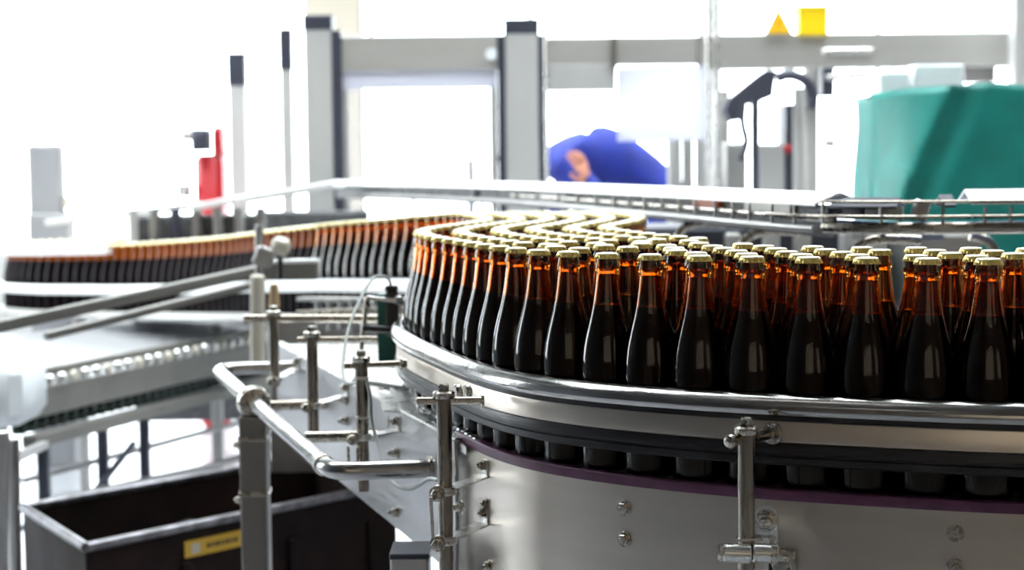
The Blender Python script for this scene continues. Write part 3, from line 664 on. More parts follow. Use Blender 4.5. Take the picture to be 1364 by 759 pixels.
# ------------------------------------------------------------------ bottles
BOT = [(0.518,1.854,1),(0.580,1.837,1),(0.457,1.875,1),(0.395,1.899,1),(0.335,1.924,1),(0.275,1.952,1),(0.523,1.919,2),(0.603,1.898,2),(0.460,1.940,2),(0.218,1.984,1),(0.399,1.966,2),(0.338,1.991,2),(0.164,2.021,1),(0.278,2.019,2),(0.577,1.959,3),(0.657,1.937,3),(0.510,1.984,3),(0.115,2.062,1),(0.222,2.054,2),(0.394,2.032,3),(0.332,2.057,3),(0.631,1.998,4),(0.571,2.025,4),(0.070,2.109,1),(0.276,2.092,3),(0.509,2.050,4),(0.447,2.071,4),(0.205,2.118,3),(0.386,2.098,4),(0.684,2.038,5),(0.624,2.064,5),(0.331,2.135,4),(0.034,2.162,1),(0.563,2.091,5),(0.269,2.158,4),(0.502,2.116,5),(0.439,2.137,5),(0.208,2.184,3),(0.087,2.201,101),(0.384,2.175,5),(0.006,2.220,1),(0.151,2.218,102),(0.326,2.207,5),(0.262,2.224,4),(0.058,2.261,101),(0.205,2.257,4),(0.123,2.278,102),(-0.016,2.281,100),(0.308,2.271,5),(0.176,2.317,103),(0.254,2.310,5),(0.050,2.327,101),(-0.036,2.343,100),(0.116,2.344,102),(0.016,2.384,101),(0.183,2.383,103),(0.080,2.400,102),(0.249,2.389,5),(-0.054,2.405,100),(0.138,2.432,103),(-0.002,2.448,101),(0.208,2.444,104),(0.063,2.464,102),(-0.071,2.467,100),(0.270,2.468,105),(0.121,2.495,103),(-0.021,2.511,101),(0.186,2.506,104),(0.043,2.527,102),(-0.089,2.529,100),(0.248,2.530,105),(0.102,2.559,103),(0.167,2.569,104),(-0.037,2.575,101),(0.027,2.591,102),(-0.107,2.592,100),(0.229,2.594,105),(0.085,2.623,103),(0.150,2.634,104),(-0.054,2.639,101),(0.010,2.655,102),(-0.122,2.655,100),(0.212,2.658,105),(0.069,2.687,103),(0.134,2.698,104),(-0.068,2.704,101),(-0.004,2.720,102),(-0.134,2.718,100),(0.196,2.722,105),(0.055,2.752,103),(0.120,2.763,104),(-0.078,2.769,101),(-0.014,2.786,102),(-0.144,2.783,100),(0.182,2.787,105),(0.045,2.817,103),(0.111,2.828,104),(-0.084,2.835,101),(-0.149,2.847,100),(-0.020,2.852,102),(0.172,2.853,105),(0.039,2.883,103),(0.105,2.894,104),(-0.085,2.901,101),(-0.150,2.912,100),(-0.021,2.918,102),(0.166,2.919,105),(0.037,2.949,103),(0.103,2.961,104),(-0.080,2.967,101),(-0.146,2.977,100),(-0.017,2.987,102),(0.165,2.985,105),(0.047,3.015,103),(0.112,3.027,104),(-0.071,3.033,101),(-0.136,3.041,100),(-0.007,3.053,102),(0.174,3.051,105),(0.062,3.080,103),(-0.057,3.097,101),(0.126,3.096,104),(-0.123,3.105,100),(0.007,3.117,102),(0.189,3.115,105),(0.078,3.144,103),(-0.042,3.162,101),(0.142,3.161,104),(-0.108,3.169,100),(0.023,3.182,102),(0.205,3.180,105),(0.093,3.208,103),(-0.026,3.226,101),(0.157,3.226,104),(-0.092,3.232,100),(0.039,3.246,102),(0.220,3.245,105),(0.107,3.273,103),(-0.011,3.290,101),(0.171,3.290,104),(-0.077,3.295,100),(0.053,3.311,102),(0.234,3.310,105),(0.119,3.338,103),(0.003,3.355,101),(-0.063,3.359,100),(0.183,3.356,104),(0.065,3.378,102),(0.246,3.375,105),(0.128,3.404,103),(0.013,3.420,101),(-0.054,3.424,100),(0.192,3.421,104),(0.075,3.443,102),(0.255,3.441,105),(0.136,3.470,103),(0.017,3.486,101),(-0.050,3.489,100),(0.200,3.487,104),(0.079,3.509,102),(0.263,3.507,105),(0.140,3.536,103),(0.016,3.552,101),(-0.051,3.554,100),(0.204,3.553,104),(0.078,3.576,102),(0.266,3.575,105),(0.139,3.602,103),(0.012,3.618,101),(-0.056,3.620,100),(0.203,3.620,104),(0.073,3.642,102),(0.265,3.643,105),(0.134,3.668,103),(0.004,3.683,101),(-0.064,3.685,100),(0.198,3.686,104),(0.066,3.708,102),(0.260,3.710,105),(0.127,3.734,103),(-0.006,3.748,101),(-0.074,3.749,100),(0.190,3.752,104),(0.055,3.773,102),(0.252,3.776,105),(0.116,3.799,103),(-0.018,3.814,101),(-0.085,3.814,100),(0.180,3.818,104),(0.044,3.838,102),(0.242,3.841,105),(0.105,3.864,103),(-0.030,3.878,101),(-0.098,3.878,100),(0.168,3.883,104),(0.031,3.904,102),(0.230,3.907,105),(0.092,3.929,103),(-0.044,3.943,101),(-0.112,3.942,100),(0.156,3.949,104),(0.017,3.968,102),(0.218,3.972,105),(0.078,3.994,103),(-0.059,4.007,101),(-0.128,4.006,100),(0.142,4.014,104),(0.002,4.033,102),(0.204,4.037,105),(0.063,4.059,103),(-0.147,4.069,100),(-0.075,4.071,101),(0.126,4.079,104),(-0.014,4.097,102),(0.189,4.102,105),(0.047,4.123,103),(-0.169,4.131,100),(-0.091,4.135,101),(0.110,4.144,104),(0.172,4.166,105),(-0.038,4.176,102),(0.027,4.186,103),(-0.123,4.193,101),(-0.195,4.191,100),(0.090,4.207,104),(0.152,4.229,105),(-0.071,4.233,102),(-0.005,4.244,103),(-0.159,4.248,101),(-0.225,4.250,100),(0.057,4.266,104),(0.120,4.288,105),(-0.105,4.290,102),(-0.039,4.301,103),(-0.185,4.309,101),(-0.254,4.309,100),(0.024,4.324,104),(0.087,4.346,105),(-0.133,4.350,102),(-0.067,4.361,103),(-0.216,4.367,101),(-0.284,4.367,100),(-0.005,4.384,104),(0.058,4.405,105),(-0.164,4.409,102),(-0.098,4.419,103),(-0.245,4.426,101),(-0.313,4.426,100),(-0.036,4.442,104),(0.026,4.464,105),(-0.194,4.468,102),(-0.128,4.478,103),(-0.275,4.485,101),(-0.342,4.485,100),(-0.066,4.501,104),(-0.003,4.523,105),(-0.223,4.527,102),(-0.158,4.537,103),(-0.304,4.545,101),(-0.371,4.544,100),(-0.096,4.561,104),(-0.033,4.582,105),(-0.253,4.586,102),(-0.187,4.597,103),(-0.333,4.604,101),(-0.400,4.604,100),(-0.125,4.620,104),(-0.063,4.642,105),(-0.282,4.646,102),(-0.217,4.656,103),(-0.362,4.663,101),(-0.155,4.679,104),(-0.429,4.663,100),(-0.092,4.701,105),(-0.311,4.705,102),(-0.246,4.716,103),(-0.391,4.722,101),(-0.184,4.739,104),(-0.458,4.722,100),(-0.121,4.761,105),(-0.340,4.765,102),(-0.275,4.775,103),(-0.420,4.782,101),(-0.213,4.798,104),(-0.487,4.782,100),(-0.150,4.820,105),(-0.369,4.824,102),(-0.304,4.835,103),(-0.449,4.841,101),(-0.242,4.858,104),(-0.516,4.841,100),(-0.179,4.880,105),(-0.399,4.884,102),(-0.333,4.894,103),(-0.478,4.900,101),(-0.271,4.917,104),(-0.545,4.900,100),(-0.208,4.939,105),(-0.428,4.943,102),(-0.362,4.954,103),(-0.508,4.960,101),(-0.300,4.977,104),(-0.574,4.960,100),(-0.238,4.999,105),(-0.457,5.002,102),(-0.391,5.013,103),(-0.329,5.036,104),(-0.537,5.019,101),(-0.603,5.019,100),(-0.267,5.058,105),(-0.486,5.062,102),(-0.421,5.072,103),(-0.359,5.096,104),(-0.566,5.078,101),(-0.632,5.078,100),(-0.296,5.118,105),(-0.515,5.121,102),(-0.450,5.132,103),(-0.388,5.155,104),(-0.595,5.137,101),(-0.661,5.138,100),(-0.325,5.177,105),(-0.544,5.180,102),(-0.479,5.191,103),(-0.417,5.215,104),(-0.624,5.197,101),(-0.690,5.197,100),(-0.354,5.237,105),(-0.573,5.240,102),(-0.508,5.251,103),(-0.446,5.274,104),(-0.653,5.256,101),(-0.719,5.256,100),(-0.384,5.296,105),(-0.602,5.299,102),(-0.537,5.310,103),(-0.475,5.334,104),(-0.682,5.315,101),(-0.748,5.316,100),(-0.413,5.356,105),(-0.631,5.358,102),(-0.566,5.370,103),(-0.504,5.393,104),(-0.711,5.375,101),(-0.777,5.375,100),(-0.442,5.415,105),(-0.660,5.418,102),(-0.595,5.430,103),(-0.533,5.453,104),(-0.739,5.434,101),(-0.806,5.435,100),(-0.470,5.475,105),(-0.689,5.477,102),(-0.624,5.489,103),(-0.562,5.513,104),(-0.768,5.494,101),(-0.834,5.494,100),(-0.499,5.535,105),(-0.717,5.537,102),(-0.652,5.549,103),(-0.590,5.573,104),(-0.797,5.554,101),(-0.528,5.595,105),(-0.863,5.554,100),(-0.746,5.596,102),(-0.681,5.609,103),(-0.619,5.632,104),(-0.825,5.614,101),(-0.556,5.654,105),(-0.891,5.613,100),(-0.774,5.656,102),(-0.709,5.669,103),(-0.647,5.692,104),(-0.855,5.673,101),(-0.584,5.714,105),(-0.921,5.672,100),(-0.804,5.715,102),(-0.739,5.728,103),(-0.677,5.751,104),(-0.886,5.731,101),(-0.614,5.774,105),(-0.953,5.730,100),(-0.835,5.773,102),(-0.770,5.787,103),(-0.708,5.810,104),(-0.919,5.789,101),(-0.645,5.832,105),(-0.985,5.788,100),(-0.867,5.830,102),(-0.803,5.844,103),(-0.741,5.867,104),(-0.953,5.846,101),(-0.678,5.890,105),(-1.019,5.844,100),(-0.901,5.887,102),(-0.836,5.901,103),(-0.774,5.924,104),(-0.988,5.903,101),(-0.712,5.947,105),(-1.054,5.900,100),(-0.935,5.943,102),(-0.871,5.958,103),(-0.808,5.981,104),(-1.023,5.959,101),(-0.746,6.003,105),(-1.089,5.956,100),(-0.970,5.999,102),(-0.906,6.014,103),(-0.843,6.037,104),(-1.059,6.015,101),(-0.781,6.060,105),(-1.126,6.011,100),(-1.006,6.054,102),(-0.941,6.070,103),(-0.879,6.093,104),(-1.096,6.071,101),(-0.817,6.115,105),(-1.163,6.066,100),(-1.042,6.109,102),(-0.978,6.126,103),(-0.916,6.148,104),(-0.853,6.171,105),(-1.134,6.127,101),(-1.200,6.120,100),(-1.079,6.164,102),(-1.015,6.181,103),(-0.953,6.203,104),(-0.890,6.226,105),(-1.173,6.182,101),(-1.239,6.174,100),(-1.117,6.218,102),(-1.053,6.235,103),(-0.991,6.257,104),(-0.928,6.280,105),(-1.213,6.236,101),(-1.278,6.227,100),(-1.156,6.271,102),(-1.092,6.289,103),(-1.030,6.311,104),(-0.967,6.334,105),(-1.253,6.290,101),(-1.319,6.279,100),(-1.196,6.324,102),(-1.132,6.341,103),(-1.069,6.364,104),(-1.007,6.386,105),(-1.295,6.343,101),(-1.361,6.330,100),(-1.237,6.375,102),(-1.173,6.394,103),(-1.110,6.416,104),(-1.048,6.438,105),(-1.403,6.381,100),(-1.339,6.395,101),(-1.279,6.425,102),(-1.215,6.444,103),(-1.153,6.467,104),(-1.091,6.489,105),(-1.447,6.430,100),(-1.383,6.447,101),(-1.320,6.477,102),(-1.257,6.496,103),(-1.194,6.518,104),(-1.132,6.541,105),(-1.493,6.478,100),(-1.429,6.497,101),(-1.365,6.525,102),(-1.302,6.545,103),(-1.239,6.567,104),(-1.177,6.590,105),(-1.539,6.525,100),(-1.475,6.544,101),(-1.414,6.569,102),(-1.351,6.590,103),(-1.288,6.612,104),(-1.226,6.634,105),(-1.586,6.572,100),(-1.522,6.591,101),(-1.461,6.616,102),(-1.398,6.637,103),(-1.335,6.658,104),(-1.273,6.681,105),(-1.633,6.618,100),(-1.569,6.638,101),(-1.505,6.665,102),(-1.442,6.686,103),(-1.379,6.708,104),(-1.317,6.731,105),(-1.681,6.663,100),(-1.618,6.683,101),(-1.556,6.706,102),(-1.492,6.730,103),(-1.429,6.751,104),(-1.367,6.774,105),(-1.730,6.708,100),(-1.666,6.728,101),(-1.604,6.751,102),(-1.542,6.773,103),(-1.479,6.795,104),(-1.417,6.818,105),(-1.779,6.752,100),(-1.715,6.773,101),(-1.648,6.801,102),(-1.586,6.823,103),(-1.523,6.844,104),(-1.461,6.867,105),(-1.829,6.796,100),(-1.766,6.817,101),(-1.703,6.838,102),(-1.636,6.866,103),(-1.573,6.888,104),(-1.505,6.917,105),(-1.877,6.841,100),(-1.815,6.863,101),(-1.751,6.882,102),(-1.689,6.906,103),(-1.623,6.931,104),(-1.560,6.953,105),(-1.924,6.887,100),(-1.798,6.929,102),(-1.863,6.914,101),(-1.736,6.952,103),(-1.674,6.973,104),(-1.611,6.996,105),(-1.968,6.937,100),(-1.842,6.978,102),(-1.907,6.964,101),(-1.781,7.002,103),(-1.718,7.023,104),(-1.655,7.045,105),(-2.009,6.988,100),(-1.884,7.029,102),(-1.948,7.016,101),(-1.822,7.054,103),(-1.759,7.074,104),(-1.697,7.097,105),(-2.047,7.042,100),(-1.922,7.083,102),(-1.987,7.070,101),(-1.860,7.108,103),(-1.797,7.128,104),(-1.735,7.151,105),(-2.078,7.101,100),(-1.953,7.141,102),(-2.018,7.128,101),(-1.892,7.166,103),(-1.829,7.187,104),(-1.766,7.209,105),(-2.102,7.162,100),(-1.977,7.203,102),(-2.042,7.190,101),(-1.916,7.228,103),(-1.853,7.248,104),(-1.791,7.271,105),(-2.120,7.226,100),(-1.995,7.267,102),(-2.060,7.254,101),(-1.934,7.292,103),(-1.870,7.312,104),(-1.788,7.337,105),(-2.131,7.291,100),(-1.986,7.332,102),(-1.843,7.373,104),(-1.919,7.356,103),(-2.071,7.319,101),(-1.768,7.400,105),(-1.884,7.425,104),(-1.820,7.442,105),(-2.137,7.357,100),(-2.012,7.393,102),(-1.950,7.415,103),(-2.078,7.385,101),(-1.811,7.507,105),(-2.136,7.423,100),(-1.882,7.492,104),(-2.011,7.459,102),(-1.947,7.481,103),(-2.076,7.451,101),(-1.775,7.563,105),(-1.858,7.553,104),(-1.998,7.524,102),(-1.928,7.545,103),(-2.129,7.491,100),(-2.064,7.516,101),(-1.734,7.615,105),(-0.734,7.789,105),(-1.822,7.609,104),(-0.669,7.800,105),(-0.801,7.788,105),(-0.867,7.788,105),(-1.900,7.605,103),(-1.979,7.587,102),(-0.933,7.788,105),(-1.687,7.662,105),(-2.116,7.556,100),(-2.045,7.579,101),(-1.000,7.788,105),(-1.066,7.788,105),(-1.782,7.661,104),(-1.132,7.787,105),(-1.457,7.739,105),(-1.636,7.704,105),(-1.198,7.785,105),(-0.711,7.851,104),(-1.865,7.660,103),(-1.265,7.783,105),(-0.778,7.851,104),(-1.396,7.765,105),(-1.331,7.777,105),(-0.646,7.864,104),(-1.951,7.647,102),(-0.844,7.851,104),(-1.580,7.739,105),(-1.735,7.708,104),(-2.020,7.640,101),(-2.096,7.620,100),(-0.910,7.851,104),(-1.518,7.764,105),(-0.977,7.851,104),(-1.043,7.851,104),(-1.824,7.712,103),(-1.109,7.850,104),(-1.683,7.750,104),(-1.176,7.848,104),(-1.915,7.703,102),(-0.690,7.914,103),(-1.242,7.846,104),(-1.373,7.828,104),(-1.438,7.817,104),(-0.757,7.914,103),(-1.308,7.843,104),(-1.991,7.700,101),(-1.627,7.785,104),(-0.626,7.930,103),(-2.072,7.681,100),(-0.823,7.914,103),(-1.777,7.759,103),(-0.889,7.914,103),(-1.568,7.815,104),(-0.955,7.914,103),(-1.503,7.829,104),(-1.875,7.755,102),(-1.022,7.913,103),(-1.088,7.913,103),(-1.726,7.801,103),(-1.154,7.911,103),(-1.956,7.756,101),(-1.220,7.909,103),(-1.415,7.879,103),(-2.043,7.741,100),(-0.675,7.978,102),(-1.287,7.906,103),(-1.670,7.836,103),(-0.742,7.978,102),(-1.828,7.802,102),(-1.353,7.901,103),(-0.808,7.978,102),(-0.874,7.978,102),(-1.480,7.891,103),(-1.610,7.866,103),(-1.546,7.880,103),(-0.941,7.978,102),(-1.915,7.808,101),(-1.007,7.978,102),(-1.776,7.844,102),(-1.073,7.977,102),(-2.007,7.797,100),(-1.139,7.976,102),(-1.206,7.973,102),(-1.720,7.879,102),(-0.651,8.040,101),(-1.272,7.970,102),(-0.717,8.040,101),(-1.868,7.854,101),(-1.403,7.953,102),(-1.338,7.965,102),(-0.784,8.040,101),(-1.661,7.908,102),(-0.850,8.040,101),(-1.469,7.956,102),(-1.599,7.932,102),(-1.967,7.849,100),(-1.534,7.945,102),(-0.916,8.040,101),(-0.983,8.040,101),(-1.817,7.896,101),(-1.049,8.039,101),(-1.115,8.037,101),(-1.181,8.035,101),(-0.623,8.100,100),(-1.761,7.931,101),(-1.920,7.896,100),(-1.247,8.032,101),(-0.689,8.100,100),(-1.313,8.028,101),(-0.756,8.100,100),(-1.379,8.018,101),(-1.702,7.961,101),(-0.822,8.100,100),(-1.445,8.018,101),(-0.888,8.100,100),(-1.510,8.008,101),(-1.640,7.984,101),(-1.575,7.997,101),(-1.869,7.938,100),(-0.955,8.100,100),(-1.021,8.099,100),(-1.087,8.098,100),(-1.812,7.973,100),(-1.153,8.095,100),(-1.219,8.092,100),(-1.286,8.088,100),(-1.753,8.003,100),(-1.352,8.084,100),(-1.418,8.078,100),(-1.691,8.026,100),(-1.488,8.071,100),(-1.619,8.047,100),(-1.554,8.061,100)]
ORD = ['first', 'second', 'third', 'fourth', 'fifth', 'sixth', 'seventh', 'eighth', 'ninth', 'tenth', 'eleventh', 'twelfth', 'thirteenth', 'fourteenth', 'fifteenth', 'sixteenth', 'seventeenth', 'eighteenth', 'nineteenth', 'twentieth', 'twenty-first', 'twenty-second', 'twenty-third', 'twenty-fourth']
OUTP = [(.0, .0015), (.029, 0), (.0325, .004), (.033, .010), (.033, .120), (.0325, .134), (.0308, .148), (.0278, .162), (.0238, .177), (.0203, .190), (.0178, .202), (.0158, .215), (.0144, .226), (.0136, .235), (.0134, .2375), (.0146, .2395), (.0149, .243), (.0142, .2475), (.0134, .2500), (.0131, .2555)]
NS = 28
def ring_lathe(prof, n, close_bottom=True, close_top=True):
    m = MB(); vs = []; fs = []; rings = []
    for r, h in prof:
        if r < 1e-5: rings.append([len(vs)]); vs.append((0, 0, h)); continue
        rings.append(list(range(len(vs), len(vs)+n)))
        for i in range(n): a = 2*PI*i/n; vs.append((r*math.cos(a), r*math.sin(a), h))
    for a, b in zip(rings, rings[1:]):
        for i in range(n):
            j = (i+1) % n
            if len(a) == 1 and len(b) == 1: continue
            if len(a) == 1: fs.append((a[0], b[j], b[i]))
            elif len(b) == 1: fs.append((a[i], a[j], b[0]))
            else: fs.append((a[i], a[j], b[j], b[i]))
    m.add(vs, fs); return m
FILL = .199
inner = [(max(r-.0026, .002), h) for r, h in OUTP[2:]]
inner[0] = (.029, .006)
shell = OUTP+[(.0105, .2555)]+[(r if h < .235 else .0103, h) for r, h in inner[::-1][1:]]+[(0, .005)]
def liquid_prof():
    pts = [(0, .0042)]+[(r+.0008, h) for r, h in inner if h < FILL]
    r = .0182-.0026+.0008; pts += [(r, FILL), (0, FILL)]
    return pts
def cap_mesh():
    m = MB(); n = 42; prof_ = [(.0, .2615), (.0085, .2615), (.0118, .2612), (.0132, .2600), (.0137, .2585)]
    vs = []; fs = []; rings = []
    for r, h in prof_:
        if r == 0: rings.append([0]); vs.append((0, 0, h)); continue
        rings.append(list(range(len(vs), len(vs)+n)))
        for i in range(n): a = 2*PI*i/n; vs.append((r*math.cos(a), r*math.sin(a), h))
    for h, rr, am in ((.2568, .0142, .0006), (.2542, .0148, .0012)):
        rings.append(list(range(len(vs), len(vs)+n)))
        for i in range(n): a = 2*PI*i/n; r = rr+(am if i % 2 else -am); vs.append((r*math.cos(a), r*math.sin(a), h))
    rings.append(list(range(len(vs), len(vs)+n)))
    for i in range(n): a = 2*PI*i/n; vs.append((.0136*math.cos(a), .0136*math.sin(a), .2548))
    for a, b in zip(rings, rings[1:]):
        for i in range(n):
            j = (i+1) % n
            if len(a) == 1: fs.append((0, b[i], b[j]))
            else: fs.append((a[i], b[i], b[j], a[j]))
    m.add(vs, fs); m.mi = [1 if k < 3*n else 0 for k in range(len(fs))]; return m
proto = empty('beer_bottle', (0, 0, 0), 'proto', 'bottle')
g_ = ring_lathe(shell, NS).build('glass_body', 'amber_glass', proto, 50)
l_ = ring_lathe(liquid_prof(), NS).build('beer_fill', 'beer', proto, 50)
c_ = cap_mesh().build('crown_cap', ['gold_cap', 'cap_top_lit'], proto, 38)
tag(c_, 'gold fluted crown cap')
parts = [g_, l_, c_]
def cone(x, y): return 682+x*FPX/y
rows = {}
ind = BOT[:300]
for i, (x, y, k) in enumerate(ind): rows.setdefault(k, []).append(i)
label = {}
ROWN = {1: 'front row against the rail', 2: 'second row back', 3: 'third row back', 4: 'fourth row back', 5: 'rearmost row of the right block'}
for k in range(1, 6):
    ids = sorted(rows.get(k, []), key=lambda i: -cone(*ind[i][:2]))
    for n, i in enumerate(ids): label[i] = ('amber bottle, gold cap, %s, %s from the right' % (ROWN[k], ORD[n]), 'beer bottles on the conveyor')
ids = sorted(rows.get(100, []), key=lambda i: ind[i][1])
for n, i in enumerate(ids):
    if n < 24: label[i] = ('amber bottle in the outer row of the bend, %s beyond the front row' % ORD[n], 'beer bottles on the conveyor')
ZN = {101: 'second row in from the bend rail', 102: 'third row in from the bend rail', 103: 'fourth row in from the bend rail', 104: 'fifth row in from the bend rail', 105: 'innermost row of the bend'}
for k in range(101, 106):
    ids = sorted(rows.get(k, []), key=lambda i: ind[i][1])
    for n, i in enumerate(ids):
        if n < 24: label[i] = ('amber bottle, gold cap, %s, %s from near end' % (ZN[k], ORD[n]), 'beer bottles on the conveyor')
first = True
for i, (x, y, k) in enumerate(ind):
    z = ZB-drop(y)
    if first: r = proto; first = False
    else:
        r = proto.copy(); COL.objects.link(r)
        for p in parts: q = p.copy(); COL.objects.link(q); q.parent = r
    r.location = (x, y, z); r.rotation_euler = (0, 0, random.random()*6.28)
    if i in label: r['label'], r['group'] = label[i]
    else: r['label'] = 'brown bottle with gold cap in the blurred crowd behind the left bend'; r['group'] = 'bottles crowded beyond the bend'
# the remaining, farther bottles: one object
fm = MB()
BODY = [(.029, 0), (.033, .008), (.033, .122), (.0308, .148), (.0240, .177), (.0182, .200)]
NECK = [(.0182, .200), (.0150, .222), (.0136, .236), (.0148, .243), (.0135, .252)]
CAPP = [(.0148, .252), (.0142, .258), (.0115, .2615)]
for x, y, k in BOT[300:]:
    z = ZB-drop(y)
    fm.cur = 0; fm.lathe(BODY, (x, y, z), (0, 0, 1), 12, False)
    fm.cur = 1; fm.lathe(NECK, (x, y, z), (0, 0, 1), 12, False)
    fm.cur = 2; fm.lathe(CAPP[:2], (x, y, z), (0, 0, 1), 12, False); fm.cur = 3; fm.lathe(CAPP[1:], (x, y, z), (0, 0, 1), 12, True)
fo = fm.build('far_bottles', ['dark_amber_solid', 'neck_amber', 'gold_cap', 'cap_top_lit'], None, 50)
tag(fo, 'distant blurred brown bottles with gold caps round the left bend', 'bottles', kind='stuff')

# ------------------------------------------------------------------ far guard with white cover, rods and brackets
GP = [(-.744, 7.3), (-.348, 6.5), (.043, 5.4), (.30, 4.15), (.43, 3.45), (.50, 3.02), (.556, 2.80), (.66, 2.75), (.85, 2.75), (1.4, 2.75), (2.2, 2.75)]
GPs = resample(chaikin(GP, 3), .02)
def gp_cut(x0, x1): return [p for p in GPs if x0 <= cone(p.x, p.y) <= x1]
gd = empty('far_guard', (.5, 3.0, .95), 'long guard with white sloping cover and wire rods behind the bottles', 'guard rail')
# traveling left to right: left normal points away from camera -> front is negative u
def roof(mb, P, z0=1.298, w=.05, h=.022):
    mb.sweep(P, [(-w, z0), (-w, z0+.004), (0, z0+h), (w, z0+.004), (w, z0), (0, z0+h-.004)])
roof_l = MB(); roof(roof_l, gp_cut(430, 1128), 1.300); roof_l.build('cover_sheet', 'white_cover', gd, 20)
roof_m = MB(); P = gp_cut(1126, 1208); roof(roof_m, P, 1.296, .05, .018); roof_m.build('cover_end', 'dark_profile', gd, 20)
roof_r = MB(); roof(roof_r, gp_cut(1276, 1500), 1.302, .05, .024); roof_r.build('cover_sheet', 'white_cover', gd, 20)
roof_e = MB(); roof(roof_e, gp_cut(1240, 1277), 1.298, .045, .020); roof_e.build('cover_end', 'dark_profile', gd, 20)
MB().sweep(gp_cut(430, 1115), [(.0, 1.245), (.006, 1.245), (.006, 1.300), (0, 1.300)]).build('guard_web', 'web_grey', gd, 30)
MB().sweep(gp_cut(1030, 1500), [(.06, 1.252), (.066, 1.252), (.066, 1.272), (.06, 1.272)]).build('blue_strip', 'blue_plastic', gd, 30)
MB().sweep(gp_cut(1060, 1216), [(.02, 1.276), (.03, 1.276), (.03, 1.298), (.02, 1.298)]).build('grey_box_rail', 'aluminium', gd, 30)
def rodsweep(x0, x1, u, z, r, nm, mname='steel_tube'):
    P = [Vector((p.x, p.y, z)) for p in offset(gp_cut(x0, x1), u)]
    MB().tube(P, r, 10).build(nm, mname, gd)
rodsweep(700, 1122, -.045, 1.281, .0045, 'upper_rod')
rodsweep(1060, 1500, -.055, 1.2835, .0030, 'upper_rod')
rodsweep(500, 1122, -.05, 1.262, .0065, 'lower_tube', 'steel_dull')
rodsweep(1122, 1500, -.05, 1.265, .0100, 'lower_tube')
rodsweep(1126, 1420, -.060, 1.3075, .0025, 'top_rod')
for px in [560, 590, 620, 650, 680, 710, 740, 768, 796, 822, 846, 866, 888, 912, 938, 961, 987, 1013, 1037, 1067, 1098, 1128, 1177, 1257, 1297, 1335]:
    p = min(GPs, key=lambda q: abs(cone(q.x, q.y)-px)); i = GPs.index(p); o = offset(GPs, -.052)[i]
    zt = 1.309 if px in (1128, 1257) else (1.299 if px > 1128 else 1.300)
    MB().cyl((o.x, o.y, 1.258), (o.x, o.y, zt), .0028, 8).build('rod_stay', 'steel_dull', gd)
for px0, px1, z0, z1, m_ in ((930, 966, 1.283, 1.296, 'orange_plastic'), (1000, 1064, 1.278, 1.298, 'aluminium'), (1076, 1118, 1.283, 1.294, 'dark_profile'), (1080, 1116, 1.272, 1.282, 'aluminium'), (1128, 1162, 1.279, 1.297, 'dark_profile'), (600, 640, 1.27, 1.29, 'dark_profile'), (720, 760, 1.27, 1.29, 'aluminium')):
    P = offset(gp_cut(px0, px1), -.012)
    MB().sweep(P, [(0, z0), (.01, z0), (.01, z1), (0, z1)]).build('cover_clip', m_, gd, 20)
MB().obox(at(1226, 280, 2.72), (.012, .012, .016), Matrix.Rotation(.3, 3, 'Y'), .003).build('end_knob', 'steel_dull', gd, 30)
# curved beige support brackets under the guard
for i, (pts, lab) in enumerate([
        ([(898, 335, 3.75), (903, 312, 3.75), (915, 300, 3.75), (940, 296, 3.75), (985, 299, 3.75)], 'curved grey support arm under the guard, leftmost of four'),
        ([(984, 345, 3.25), (990, 322, 3.25), (1004, 310, 3.25), (1030, 306, 3.25), (1062, 308, 3.25)], 'curved grey support arm under the guard, second from left'),
        ([(1128, 350, 2.85), (1142, 328, 2.85), (1162, 319, 2.85), (1195, 318, 2.85), (1226, 320, 2.85)], 'curved grey support arm under the guard, second from right'),
        ([(1292, 314, 2.85), (1312, 318, 2.85), (1324, 330, 2.85), (1330, 356, 2.85)], 'curved grey support arm under the guard, rightmost of four')]):
    P = chaikin([at(*q) for q in pts], 2)
    MB().tube(P, .010 if pts[0][2] > 3 else .0085, 12).build('support_arm', 'steel_tube', gd)
MB().box(tuple(at(1150, 313, 2.86)), tuple(at(1240, 318, 2.95)), .001).build('support_bar', 'steel_dull', gd, 30)
# conveyor body behind: legs, boxes
cbz = empty('machine_base', (.9, 4.6, 0), 'dark grey machine base seen blurred under the far guard', 'machine')
MB().box((.33, 4.5, .3), (.98, 4.9, 1.205), .01).build('base_cabinet', 'dark_profile', cbz, 30)
MB().box((1.00, 4.35, .3), (1.20, 4.6, 1.19), .01).build('side_cabinet', 'steel_dull', cbz, 30)
for x in (.56, .66, .74, .86, .94):
    MB().box((x, 4.42, .3), (x+.035, 4.5, 1.19), .004).build('upright', random.choice(['aluminium', 'frame_grey']), cbz, 30)
MB().box((.3, 4.6, 0), (1.25, 4.9, .3), .01).build('plinth', 'dark_profile', cbz, 30)

# ------------------------------------------------------------------ enclosure frame
def fpost(px0, px1, ptop, Y, label, dl=0, dr_=0, zb=0.0, ch=.065):
    a = at(px0, ptop, Y); b = at(px1, ptop, Y)
    e = empty('frame_post', ((a.x+b.x)/2, Y, 0), label, 'post')
    w = b.x-a.x
    dw = .032
    MB().box((a.x, Y, zb), (b.x, Y+w*.9, a.z-ch), .004).build('post_profile', 'frame_grey', e, 30)
    MB().box((a.x-.004, Y-.004, a.z-ch), (b.x+.004, Y+w*.9+.004, a.z), .006).build('end_cap', 'dark_profile', e, 30)
    if dl: MB().box((a.x-dl, Y-.002, zb), (a.x, Y+w*.8, a.z-.07)).build('groove_strip', 'dark_profile', e, 0)
    if dr_: MB().box((b.x, Y-.002, zb), (b.x+dr_, Y+w*.8, a.z-.07)).build('groove_strip', 'dark_profile', e, 0)
    return e, a, b
fpost(404, 441, 20, 7.6, 'grey enclosure post with black end cap, left end of the top beam', 0, .042)
